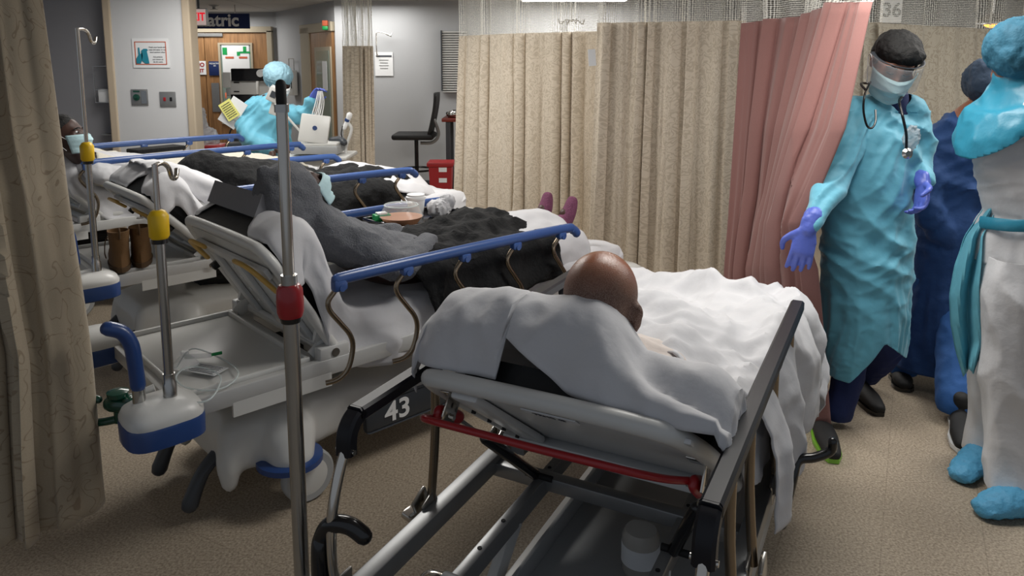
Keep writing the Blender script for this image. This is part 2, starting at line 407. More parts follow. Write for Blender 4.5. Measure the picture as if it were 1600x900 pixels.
# double wood doors, far wall
def pxd(px, y=YD): return pt(px, 100, y=y).x
def pzd(py, y=YD): return pt(400, py, y=y).z
xL, xM, xR_ = pxd(265), pxd(323), pxd(421); zt = pzd(51)
dr = struct('door_1', MB().box(((xM + xR_) / 2, YD - .03, zt / 2), (xR_ - xM - .01, .05, zt - .01), bev=.004), 'door_wood')
ob = MB()
x0, x1, z0, z1 = pxd(348), pxd(395), pzd(190), pzd(70)
for (u0, u1, v0, v1) in ((x0 - .03, x0, z0, z1), (x1, x1 + .03, z0, z1), (x0 - .03, x1 + .03, z1, z1 + .03), (x0 - .03, x1 + .03, z0 - .03, z0)):
    ob.box(((u0 + u1) / 2, YD - .065, (v0 + v1) / 2), (u1 - u0, .03, v1 - v0))
ob.build('window_frame', 'door_trim', dr, False)
MB().box(((x0 + x1) / 2, YD - .06, (z0 + z1) / 2), (x1 - x0, .01, z1 - z0)).build('window_pane', 'glass_pane', dr, False)
p = MB().box(((x0 + x1) / 2, YD - .068, pzd(92)), (.42, .004, .42)).build('door_poster', 'paper', dr, False)
mb = MB()
for px_, py_, w_, h_ in ((355, 80, .07, .11), (376, 84, .05, .06), (386, 82, .16, .03), (386, 77, .05, .08)): mb.box((pxd(px_), YD - .072, pzd(py_)), (w_, .004, h_))
mb.build('poster_picture', 'bright_green', p, False)
mb = MB(); mb.box((pxd(362), YD - .072, pzd(90)), (.13, .004, .03)); mb.box((pxd(383), YD - .072, pzd(90)), (.13, .004, .03)); mb.build('poster_heading', 'orange_ink', p, False)
MB().box((pxd(337), YD - .063, pzd(152)), (.12, .006, .45)).build('push_plate', 'alu', dr, False)
MB().box((pxd(338), YD - .06, pzd(55)), (.3, .05, .05), bev=.005).build('door_closer', 'alu', dr, False)
d2 = struct('door_2', MB().box(((xL + xM) / 2, YD - .03, zt / 2), (xM - xL - .01, .05, zt - .01), bev=.004), 'door_wood')
MB().box((pxd(314), YD - .06, pzd(55)), (.2, .05, .05), bev=.005).build('door_closer', 'alu', d2, False)
mb = MB(); xc = pxd(429)
mb.box(((xL + xc) / 2, YD - .04, zt + .045), (xc - xL, .1, .09), bev=.006); mb.box(((xR_ + xc) / 2, YD - .04, zt / 2), (xc - xR_, .1, zt + .06), bev=.006)
struct('trim_3', mb, 'door_trim')
# door in the slanting wall
def sx(px):   # distance along the slanting wall seen at pixel column px
    best = min(range(400), key=lambda i: abs(800 + F * slant(Ls * i / 400, 1.6).x / (slant(Ls * i / 400, 1.6).y * math.cos(PITCH)) - px)); return Ls * best / 400
s0, s1, s2 = sx(477), sx(490), sx(524)
mb = MB(); zt2 = 2.02
mb.box(slant((s0 + s1) / 2, 1.05, .03), (s1 - s0, .06, 2.1), ms, .006); mb.box(slant((s0 + s2) / 2, zt2 + .06, .03), (s2 - s0 + .05, .06, .12), ms, .006)
struct('trim_4', mb, 'door_trim')
d3 = struct('door_3', MB().box(slant((s1 + s2) / 2, zt2 / 2, .02), (s2 - s1, .04, zt2), ms), 'door_wood')
MB().box(slant((s1 + s2) / 2 + .1, 1.2, .05), ((s2 - s1) * .72, .02, 1.25), ms).build('window_frame', 'door_trim', d3, False)
MB().box(slant((s1 + s2) / 2 + .12, 1.2, .062), ((s2 - s1) * .58, .01, 1.15), ms).build('window_pane', 'glass_pane', d3, False)
MB().box(slant((s1 + s2) / 2 + .2, 1.45, .07), ((s2 - s1) * .2, .004, .38), ms).build('taped_notice', 'paper', d3, False)

# ceiling things
def ceil_light(x, y, sx_, sy_, label):
    t = empty('ceiling_light', label, 'light', (x, y, 2.4))
    MB().box((0, 0, -.02), (sx_, sy_, .04), bev=.006).build('frame', 'white_plastic', t, False)
    MB().box((0, 0, -.045), (sx_ - .06, sy_ - .06, .012)).build('diffuser', 'lamp_glow', t, False)
    return t
ceil_light(.74, 8.85, 1.3, .55, 'bright fluorescent ceiling light above the long beige curtain')

t = empty('security_camera', 'small black dome camera on the ceiling near the far wall', 'camera', pt(470, 14, z=2.4))
MB().lathe([(.0, 0), (.08, 0), (.08, -.03), (.075, -.04)], (0, 0, 0)).build('mount', 'white_plastic', t)
MB().ball((0, 0, -.045), (.065, .065, .06)).build('dome', 'screen', t)
t = empty('hanging_sign', 'navy blue hanging sign with white lettering beside the exit sign', 'sign', pt(345, 33, y=10.2))
wS = pt(390, 33, y=10.2).x - pt(240, 33, y=10.2).x; xo = (pt(390, 33, y=10.2).x + pt(240, 33, y=10.2).x) / 2 - t.location.x
hS = pt(345, 21.5, y=10.2).z - pt(345, 45, y=10.2).z
MB().box((xo, 0, 0), (wS, .03, hS), bev=.003).build('board', 'sign_navy', t, False)
xr2 = pt(374, 33, y=10.2).x - t.location.x
text('lettering', 'Pediatric', .235, (xr2, -.018, .005), FACE, 'white', t, .002, .006, 'RIGHT', 1.0)
for dx in (-.5, .25): MB().cyl((dx * .8, 0, hS / 2), (dx * .8, 0, 2.4 - t.location.z), .006).build('hanger', 'steel', t)
t = empty('exit_sign', 'lit exit sign with red letters half hidden by the pillar', 'sign', pt(311, 27, y=8.2))
MB().box((0, 0, 0), (.19, .05, .19), bev=.006).build('housing', 'grey_plastic', t)
MB().box((0, -.027, -.0), (.17, .008, .17)).build('face', 'exit_white', t, False)
text('lettering', 'EXIT', .12, (-.02, -.033, .0), FACE, 'exit_red', t, .002, .003, 'CENTER', .8)
MB().cyl((0, 0, .09), (0, 0, 2.4 - t.location.z), .012).build('stem', 'dark_plastic', t)
t = empty('sprinkler', 'small ceiling sprinkler beyond the pillar above the hanging sign', 'sprinkler', pt(334, 8, z=2.4))
MB().lathe([(.0, 0), (.07, 0), (.06, -.012), (.02, -.02), (.02, -.05), (.05, -.055), (.05, -.06), (0, -.06)], (0, 0, 0)).build('head', 'grey_plastic', t)
def ceiling_tube_hook(px, py0, py1, y):
    pass
# ------------------------------------------------------------ things on walls
def poster(name, label, cx, cz, w_, h_, y, m='paper'):
    t = empty(name, label, 'sign', (cx, y, cz)); MB().box((0, 0, 0), (w_, .006, h_)).build('sheet', m, t, False); return t
def P_(px, py): return pt(px, py, y=YP - .01)
c = P_(235.5, 83); w_ = P_(264, 83).x - P_(207, 83).x; h_ = P_(235, 60).z - P_(235, 106).z
t = poster('notice', 'hand washing notice with teal hands on the white pillar', c.x, c.z, w_, h_, YP - .006)
rim = MB(); W2, H2 = w_ * .84 / 2, h_ * .76 / 2
for s in (-1, 1): rim.box((s * W2, -.005, 0), (.007, .003, H2 * 2 + .007)); rim.box((0, -.005, s * H2), (W2 * 2, .003, .007))
rim.build('border', 'orange_ink', t, False)
mh = MB(); k = w_ / 60
def flat(mb, poly, sy=.004, oy=-.006):
    a_ = [V((x * k, oy, z * k)) for x, z in poly]; b_ = [V((x * k, oy - sy, z * k)) for x, z in poly]; mb.loft([a_, b_])
flat(mh, [(-24, -17), (-17, -17), (-14, -9), (-13, -4), (-14, 1), (-17, -2), (-18, 9), (-20, 9), (-20, -3), (-24, -9)])
flat(mh, [(-15, -12), (-9, -17), (-3, -17), (-4, -8), (-6, 3), (-4, 5), (-6, 7), (-11, 7), (-15, 4), (-15, -4)])
mh.build('hands_picture', 'teal_ink', t, False)
for i, s in enumerate(('Wash your hands with', 'soap and water or use', 'hand sanitizer often', 'Ask patients', 'and visitors to', 'do the same')):
    text('text_line', s, .0175, (w_ * .19, -.006, h_ * (.2 - .085 * i) - (.02 if i > 2 else 0)), FACE, 'ink', t, .0005)
c = P_(218, 152)
t = empty('gas_outlet', 'metal wall plate with green oxygen outlet on the pillar', 'outlet', (c.x, YP, c.z))
MB().box((0, -.006, 0), (.155, .012, .15), bev=.003).build('plate', 'alu', t)
MB().lathe([(0, 0), (.03, 0), (.03, .012), (.012, .014), (.01, .02), (0, .02)], (-.025, -.012, 0), axis=(0, -1, 0)).build('outlet_ring', 'valve_green', t)
MB().box((-.025, -.013, .055), (.06, .003, .015)).build('oxygen_label', 'valve_green', t, False)
MB().box((.045, -.014, 0), (.05, .006, .12)).build('side_plate', 'steel', t, False)
c = P_(262, 155)
t = empty('power_outlet', 'metal wall plate with a red and a black socket on the pillar', 'outlet', (c.x, YP, c.z))
MB().box((0, -.006, 0), (.15, .012, .14), bev=.003).build('plate', 'alu', t)
MB().box((-.028, -.014, 0), (.022, .008, .035), bev=.003).build('red_socket', 'red', t)
MB().box((.032, -.014, 0), (.022, .008, .035), bev=.003).build('black_socket', 'black_plastic', t)
# dispenser rack on the grey recess wall
c = pt(162, 140, y=YP + .05)
t = empty('glove_rack', 'wire glove rack on the grey wall left of the pillar', 'rack', (c.x, YP + .075, c.z))
mb = MB()
for z in (.22, .0, -.12): mb.tube([(-.07, .06, z), (-.07, -.05, z), (.12, -.05, z), (.12, .06, z)], .004, 6, 0)
mb.cyl((.12, .06, .23), (.12, .06, -.42), .004, 6); mb.cyl((-.07, -.05, .22), (-.07, -.05, -.12), .003, 6)
mb.build('wire_frame', 'steel', t)
MB().box((.03, 0, -.06), (.16, .07, .13), bev=.004).build('tissue_box', 'paper', t)
MB().box((.03, .02, -.43), (.2, .08, .014), bev=.004).build('ledge', 'alu', t)
# signs around the doors
c = pt(313, 106, y=YD - .07); t = empty('door_notice', 'white no exit notice with red letters on the wood door', 'sign', c)
MB().box((0, 0, 0), (.18, .006, .21)).build('sheet', 'paper', t, False)
text('lettering', 'NO', .085, (-.0, -.006, .045), FACE, 'ink_red', t, .001, .003); text('lettering', 'EXIT', .075, (-.02, -.006, -.045), FACE, 'ink_red', t, .001, .003)
c = pt(336, 107, y=YD - .07); t = empty('room_sign', 'small navy pediatric room sign on the wood door', 'sign', c)
MB().box((0, 0, 0), (.19, .01, .22), bev=.003).build('plate', 'sign_navy', t)
text('lettering', 'PEDIATRIC', .034, (0, -.008, .075), FACE, 'white', t, .0005); text('lettering', 'ER', .034, (0, -.008, .04), FACE, 'white', t, .0005)
t = empty('corridor_light', 'orange and green call light above the slanting door', 'light', slant(sx(521), 2.1, .09))
MB().box((0, 0, .02), (.07, .06, .07), bev=.008).build('upper_lens', 'orange_ink', t); MB().box((0, 0, -.04), (.07, .06, .05), bev=.008).build('lower_lens', 'bright_green', t)
c = pt(600, 100, y=YB - .01); t = empty('wall_notice', 'white printed notice taped on the grey back wall', 'sign', c)
MB().box((0, 0, 0), (.23, .006, .3)).build('sheet', 'paper', t, False)
MB().box((0, -.005, .1), (.2, .004, .02)).build('heading', 'ink', t, False)
mb = MB()
for i in range(4): mb.box((0, -.005, .05 - i * .035), (.12 - .02 * (i % 2), .003, .006))
mb.build('small_print', 'netting_dark', t, False)
c = pt(597, 60, y=YB - .1); t = empty('wall_hook_rail', 'wall mounted drip rod above the white notice', 'rail', c)
MB().tube([(-.07, .1, -.2), (-.07, 0, -.2), (-.07, 0, .06), (-.03, 0, .08), (.08, -.02, .05), (.12, -.02, .02)], .007, 8, 4).build('rod', 'chrome', t)
MB().tube([(.04, 0, .06), (.1, 0, .03), (.13, 0, .07)], .005, 8, 4).build('hook', 'steel', t)
t = empty('file_rack', 'white louvred wall rack partly behind the beige curtain', 'rack', pt(705, 95, y=YB - .02))
mb = MB()
for i in range(26): mb.box((.05, -.02, .36 - i * .03), (.32, .03, .006), Matrix.Rotation(.5, 3, 'X'))
mb.build('slats', 'white_plastic', t, False)
MB().box((-.12, -.02, 0), (.014, .05, .76)).build('side_panel', 'dark_plastic', t, False)
MB().box((.05, 0, 0), (.34, .008, .76)).build('back_panel', 'grey_plastic', t, False)
c = pt(452, 125, y=YD - .3)
t = empty('glove_dispenser', 'white glove dispenser with wire bracket beside the slanting door', 'rack', slant(sx(462), 1.35, .06))
MB().box((0, 0, -.02), (.24, .08, .36), ms, .01).build('case', 'white_plastic', t)
mb = MB(); mb.box(V((0, 0, -.02)) + nrm * .045, (.05, .02, .14), ms); mb.box(V((0, 0, -.02)) + nrm * .045 + dv * .07, (.05, .02, .14), ms); mb.build('slots', 'dark_plastic', t, False)
MB().tube([dv * -.12 + V((0, 0, .16)), dv * -.12 + V((0, 0, .33)), dv * .1 + V((0, 0, .33)), dv * .1 + V((0, 0, .16))], .006, 8, 0).build('wire_bracket', 'steel', t)

# ============================================================ CURTAINS
def curtain(label, rows, nf, amp, m, net=None, tag_y=None, seed=0, net_rows=None, cols=260, bands=40, name='privacy_curtain', netmat='netting', group=None):
    """rows: list of polylines (top to bottom), each [(x,y,z)...] with matching counts; folds run down them"""
    rnd = random.Random(seed); ph = [rnd.uniform(-1, 1) for _ in range(40)]
    def row_at(f, R):
        k = f * (len(R) - 1); i = min(int(k), len(R) - 2); t = k - i
        t2 = t
        return [V(p) + (V(q) - V(p)) * t2 for p, q in zip(R[i], R[i + 1])]
    def along(P, s):
        L_ = [(P[i + 1] - P[i]).length for i in range(len(P) - 1)]; T_ = sum(L_); d = s * T_
        for i, l in enumerate(L_):
            if d <= l or i == len(L_) - 1: return P[i] + (P[i + 1] - P[i]) * (d / max(l, 1e-6)), (P[i + 1] - P[i]).normalized(), T_
            d -= l
    def surf(R, f0, f1, nb, flare):
        out = []; uv = []
        for i in range(nb + 1):
            f = f0 + (f1 - f0) * i / nb; P = row_at(f, R); r = []; u = []
            for j in range(cols + 1):
                s = j / cols; q, tg, T_ = along(P, s)
                n = V((tg.y, -tg.x, 0)); n = n.normalized() if n.length > 1e-6 else V((0, -1, 0))
                warp = s * nf + .35 * math.sin(s * 9 + ph[0] * 3) + .3 * math.sin(s * 23 + ph[1] * 5)
                wv = math.sin(2 * math.pi * warp)
                k = (.75 + .35 * noise.noise(V((s * 11, f * .6, seed)))) * (.8 + flare * f)
                dd = amp * k * wv + amp * .35 * noise.noise(V((s * 30, f * 2.5, seed + 3)))
                side = amp * .5 * math.cos(4 * math.pi * warp) * k
                r.append(q + n * dd + tg * side); u.append((s * T_ * 1.5, q.z))
            out.append(r); uv.append(u)
        return out, uv
    root = empty(name, label, 'curtain', V(rows[-1][0]) * .5 + V(rows[-1][-1]) * .5, 0, group)
    rows_l = [[V(p) - root.location for p in r] for r in rows]
    g, uv = surf(rows_l, 0, 1, bands, .35); uv = [[(a_, b_ + root.location.z) for a_, b_ in r] for r in uv]
    grid('fabric', g, m, root, .003, uv)
    if net:
        nr = net_rows or [[(p[0], p[1], net) for p in rows[0]], rows[0]]
        nr = [[V(p) - root.location for p in r] for r in nr]
        g, uv = surf(nr, 0, 1, 14, 0); grid('netting', g, netmat, root, 0, uv)
    return root
# left foreground curtain (fabric reaches above the frame)
def PZ(px, py, y): return tuple(pt(px, py, y=y))
xa = -2.6
curtain('tan vine patterned curtain hanging down the left foreground',
        [[(-2.35, 2.0, 2.35), (-1.75, 2.02, 2.35), pt(52, -70, y=2.16)], [(-2.35, 1.98, 1.4), pt(-10, 300, y=1.96), pt(100, 300, y=2.16)],
         [(-2.3, 1.98, .8), pt(20, 560, y=1.95), pt(136, 560, y=2.16)], [(-2.3, 2.0, .24), (pt(35, 852, z=.22)), (pt(158, 788, z=.22))]],
        5.5, .034, 'curtain_vine', seed=3, cols=300, bands=50)
# two-part curtain across the middle, netting above z=1.84
ZN = 1.84
cA = [pt(720, 52, y=5.9), pt(800, 47, y=5.4), pt(945, 45, y=5.0)]
curtain('wide pale beige curtain behind the gurneys beside the back wall',
        [[(p.x, p.y, ZN - .02) for p in cA], [pt(712, 356, z=.28), pt(810, 384, z=.24), pt(935, 394, z=.24)]], 9, .032, 'curtain_beige', 2.38, seed=11)
cB = [pt(932, 36, y=4.55), pt(1040, 34, y=4.45), pt(1165, 36, y=4.3)]
cb = curtain('taupe curtain with a white care tag next to the pink one',
        [[(p.x, p.y, ZN + .01) for p in cB], [pt(918, 404, z=.3), pt(1020, 430, z=.22), pt(1150, 452, z=.2)]], 6, .032, 'curtain_beige', 2.38, seed=23)
c = pt(925, 90, y=4.5)
MB().box(c - cb.location, (.045, .006, .1), Matrix.Rotation(-.08, 3, 'Y')).build('care_tag', 'paper', cb, False)
curtain('narrow beige curtain gathered at the corner by the slanting door',
        [[pt(537, 72, y=8.3), pt(560, 72, y=8.2), pt(581, 72, y=8.3)], [pt(540, 262, y=8.3), pt(562, 262, y=8.2), pt(584, 262, y=8.3)], [pt(541, 300, y=8.3), pt(563, 300, y=8.2), pt(585, 300, y=8.3)]],
        5.5, .05, 'curtain_beige', 2.38, seed=31, cols=160)
curtain('grey beige curtain behind the three standing workers',
        [[pt(1325, 32, y=4.35), pt(1440, 40, y=4.6), pt(1640, 50, y=4.9)], [pt(1310, 470, y=4.35), pt(1440, 470, y=4.6), pt(1640, 470, y=4.9)]], 6.5, .035, 'curtain_grey', 2.38, seed=41)
pkL = {200: (1148, 1180, 1222), 300: (1142, 1172, 1205), 350: (1139, 1166, 1194), 420: (1134, 1158, 1182), 520: (1131, 1155, 1184)}
def pk_row(y_, e1, e2, d1, d2): x_ = pkL[y_]; return [pt(x_[0], y_, y=4.1), pt(x_[1], y_, y=3.92), pt(x_[2], y_, y=3.62), pt(e1, y_, y=d1), pt(e2, y_, y=d2)]
pk = curtain('pink curtain pulled aside by a gloved hand',
        [[pt(1158, 37, y=4.1), pt(1200, 30, y=3.95), pt(1262, 24, y=3.7), pt(1300, 4, y=3.35), pt(1363, 3, y=2.95)],
         pk_row(200, 1250, 1318, 3.2, 2.86), pk_row(300, 1226, 1277, 3.15, 2.92), pk_row(350, 1216, 1256, 3.15, 2.96), pk_row(420, 1214, 1276, 3.2, 2.97), pk_row(520, 1222, 1284, 3.2, 2.98),
         [pt(1130, 560, y=4.1), pt(1160, 590, y=3.85), pt(1192, 620, y=3.55), pt(1235, 655, y=3.15), pt(1293, 664, y=3.0)]],
        6.5, .045, 'curtain_pink', 2.38, seed=5, cols=300, bands=60,
        net_rows=[[pt(1156, -110, y=4.1), pt(1200, -110, y=3.95), pt(1280, -120, y=3.7), pt(1350, -140, y=3.35), pt(1430, -160, y=2.95)],
                  [pt(1158, 37, y=4.1), pt(1200, 30, y=3.95), pt(1262, 24, y=3.7), pt(1300, 4, y=3.35), pt(1363, 3, y=2.95)]])
# curtain tracks
mb = MB(); mb.tube([(-.6, 6.2, 2.385), (.55, 5.1, 2.385), (.6, 4.6, 2.385), (2.0, 4.1, 2.385)], .012, 8, 0)
tag(mb.build('curtain_track', 'alu'), 'metal ceiling track carrying the middle curtains', 'track')
c = pt(1393, 14, y=4.75); t = empty('bay_sign', 'bay number sign 36 behind the netting', 'sign', c)
MB().box((0, 0, 0), (.13, .01, .17)).build('plate', 'paper', t, False); text('lettering', '36', .12, (0, -.008, -.01), FACE, 'netting_dark', t, .001, .002)
c = pt(893, 33, y=7.6); t = empty('ceiling_drip_hook', 'clear drip hooks on a chain hanging below the ceiling light', 'hook', c)
mb = MB(); mb.cyl((0, 0, .0), (0, 0, 2.38 - c.z), .004, 6)
mb.build('chain', 'white', t)
mb = MB()
for i in range(4):
    a_ = i * math.pi / 2 + .3; mb.tube([(0, 0, 0), (.06 * math.cos(a_), .06 * math.sin(a_), .01), (.12 * math.cos(a_), .12 * math.sin(a_), -.03), (.14 * math.cos(a_), .14 * math.sin(a_), .02)], .007, 8, 4)
mb.build('hooks', 'white', t); MB().lathe([(0, .02), (.03, .02), (.04, -.08), (0, -.08)], (-.08, 0, -.02)).build('cup', 'clear', t)
c = pt(1551, 36, y=5.1); t = empty('examination_lamp', 'glowing orange lamp seen through the netting at right', 'lamp', c)
MB().lathe([(0, .06), (.04, .06), (.11, 0), (.11, -.012), (0, -.012)], (0, 0, 0)).build('shade', 'steel', t)
MB().ball((0, 0, -.012), (.05, .05, .018)).build('bulb', 'orange_glow', t)
MB().cyl((0, 0, .05), (0, 0, 2.4 - c.z), .01).build('stem', 'steel', t)

# ============================================================ STRETCHERS
def bedframe(head_near, ang, zr, w_, label, name='hospital_stretcher'):
    a_ = math.radians(ang); vx = V((math.cos(a_), -math.sin(a_), 0)); q = V(head_near); o = q - vx * w_ / 2; o.z = 0
    t = empty(name, label, 'bed', o, -a_); return t
def lp(bed, px, py, z):
    """pixel at height z in the bed's own axes (x across, y along, z up)"""
    q = pt(px, py, z=z) - bed.location; return Matrix.Rotation(-bed.rotation_euler.z, 3, 'Z') @ q
def offset_profile(P, d):
    out = []
    for i, p in enumerate(P):
        t = V(P[min(i + 1, len(P) - 1)]) - V(P[max(i - 1, 0)]); t.normalize(); n = V((-t.y, t.x)); out.append(V(p) + n * d)
    return out
def prof_smooth(P, step=.015):
    Q = catmull([V((p[0], p[1], 0)) for p in P], 12); out = [Q[0]]; acc = 0
    L_ = sum((Q[i + 1] - Q[i]).length for i in range(len(Q) - 1)); n = max(2, int(L_ / step)); k = 0; res = []
    cum = [0]
    for i in range(len(Q) - 1): cum.append(cum[-1] + (Q[i + 1] - Q[i]).length)
    for i in range(n + 1):
        d = L_ * i / n
        while k < len(cum) - 2 and cum[k + 1] < d: k += 1
        t = (d - cum[k]) / max(cum[k + 1] - cum[k], 1e-9); q = Q[k] + (Q[k + 1] - Q[k]) * t; res.append(V((q.x, q.y)))
    return res
def mattress(bed, P, half, th, m, name='mattress'):
    Q = prof_smooth(P, .03); rings = []
    for i, q in enumerate(Q):
        t = (Q[min(i + 1, len(Q) - 1)] - Q[max(i - 1, 0)]).normalized(); n = V((-t.y, t.x))
        if n.y < 0: n = -n
        def pnt(x, d): p = q + n * d; return V((x, p.x, p.y))
        r = .02
        rings.append([pnt(-half + r, 0), pnt(half - r, 0), pnt(half, r), pnt(half, th - r), pnt(half - r, th), pnt(-half + r, th), pnt(-half, th - r), pnt(-half, r)])
    return MB().loft(rings).build(name, m, bed)
def sheet(name, parent, P, half, dropL, dropR, m, bump=None, amp=.006, seed=0, sfn=None, step=.014, out=.03, solid=.004, rnd=.03, efn=None, sc=(9, 4)):
    """cloth laid along profile P (y,z), folding down past +-half; sfn(x) trims the start, efn(x) the end"""
    Q = prof_smooth(P, step); Lt = len(Q) - 1; rows = []
    nx = int((2 * half + dropL + dropR) / step)
    nrm_ = []
    for i in range(len(Q)):
        t = (Q[min(i + 1, Lt)] - Q[max(i - 1, 0)]).normalized(); nrm_.append(V((-t.y, t.x)))
    for i in range(len(Q)):
        row = []
        for j in range(nx + 1):
            s = -half - dropL + (2 * half + dropL + dropR) * j / nx
            x = max(-half, min(half, s)); over = abs(s) - half
            f = i / Lt
            if sfn: a_ = sfn(x); f = a_ + (1 - a_) * f
            if efn: a_ = efn(s); f = f * a_
            fi = f * Lt; k = min(int(fi), Lt - 1); q = Q[k] + (Q[k + 1] - Q[k]) * (fi - k); n = (nrm_[k] + (nrm_[k + 1] - nrm_[k]) * (fi - k)).normalized()
            h_ = 0
            if bump: h_ = bump(q.x, x)
            wv = amp * (1.1 * noise.noise(V((s * sc[0] * .5, fi * step * sc[1] * .5, seed))) + ridge((s * sc[0] + .6 * noise.noise(V((fi * .1, s * 3, seed))), fi * step * sc[1], seed), (1, 1, 1)) + .5 * ridge((s * sc[0] * 2 + fi * .03, fi * step * sc[1] * 2.4, seed + 3), (1, 1, 1)) - .8)
            if over <= 0:
                e = max(0, 1 - (half - abs(x)) / rnd); dz = -e * e * rnd * .35
                p = V((x, q.x, q.y)) + V((0, n.x, n.y)) * (wv + dz) + V((0, 0, h_))
            else:
                sg = 1 if s > 0 else -1
                fl = 1 + .0 * over; fo = out * min(1, over / .12) * (1 + .8 * math.sin(fi * step * 19 + 2 * noise.noise(V((fi * step * 4, seed, 0)))))
                dn = V((0, -n.x, -n.y)) * .35 + V((0, 0, -1)) * .65
                edge = 1 - .18 * noise.noise(V((fi * step * 5, seed, sg)))
                p = V((x + sg * (min(over, .03) * .6 + fo * .6 + wv), q.x, q.y)) + dn * (over * edge + rnd * .35) + V((0, 0, h_ * max(0, 1 - over / .25)))
            row.append(p)
        rows.append(row)
    return grid(name, rows, m, parent, solid)
def blob(y, x, cy, cx, sy, sx_, h_): return h_ * math.exp(-((y - cy) / sy) ** 2 - ((x - cx) / sx_) ** 2)

def ramp_rail(bed, side, w_, zr, L_, m, post_m, n=5, u0=0.0, knuckle=True, tilt=0):
    s = side * w_ / 2
    P = [(s, u0, zr), (s, u0 + .08, zr + .004), (s, u0 + L_ * .5, zr + .008), (s, u0 + L_ - .1, zr + .004), (s, u0 + L_ - .03, zr - .008), (s, u0 + L_, zr - .03)]
    bar = MB().tube(P, (.017, .022), 14, 5, ref=(1, 0, 0), round_ends=True); o = bar.build('side_rail', m, bed)
    MB().box((s, u0 + .01, zr - .018), (.036, .05, .045), bev=.01).build('end_bracket', m, o)
    for i in range(n):
        u = u0 + .015 + (L_ - .12) * i / (n - 1); x = s - side * .004
        zo = zr - .02
        pts = [(x, u, zo), (x, u - .02, zo - .02), (x, u - .045, zo - .05), (x, u - .04, zo - .085), (x, u + .0, zo - .14), (x, u + .035, zo - .19), (x, u + .045, zo - .24), (x, u + .025, zo - .31)]
        if i < 2 or i == n - 1: pts += [(x - side * .01, u - .01, zo - .345), (x - side * .03, u - .05, zo - .355)]
        MB().tube(pts, .0095, 10, 4).build('rail_post', post_m, o)
        if knuckle:
            kb = MB().box((s, u + .0, zr - .022), (.032, .05, .035), bev=.01); kb.cyl((s - .02, u, zr - .028), (s + .02, u, zr - .028), .012, 12); kb.build('rail_knuckle', m, o)
    return o
def wheel_at(bed, x, y, r=.1, w_=.05, hub='white_plastic'):
    o = MB().lathe([(r * .55, -w_ / 2), (r * .92, -w_ / 2), (r, -w_ * .3), (r, w_ * .3), (r * .92, w_ / 2), (r * .55, w_ / 2)], (x, y, r), axis=(1, 0, 0)).build('wheel', 'grey_plastic' if hub == 'white_plastic' else 'black_rubber', bed)
    MB().lathe([(0, -w_ * .6), (r * .5, -w_ * .6), (r * .84, -w_ * .42), (r * .84, w_ * .42), (r * .5, w_ * .6), (0, w_ * .6)], (x, y, r), axis=(1, 0, 0)).build('wheel_hub', hub, o)
    return o
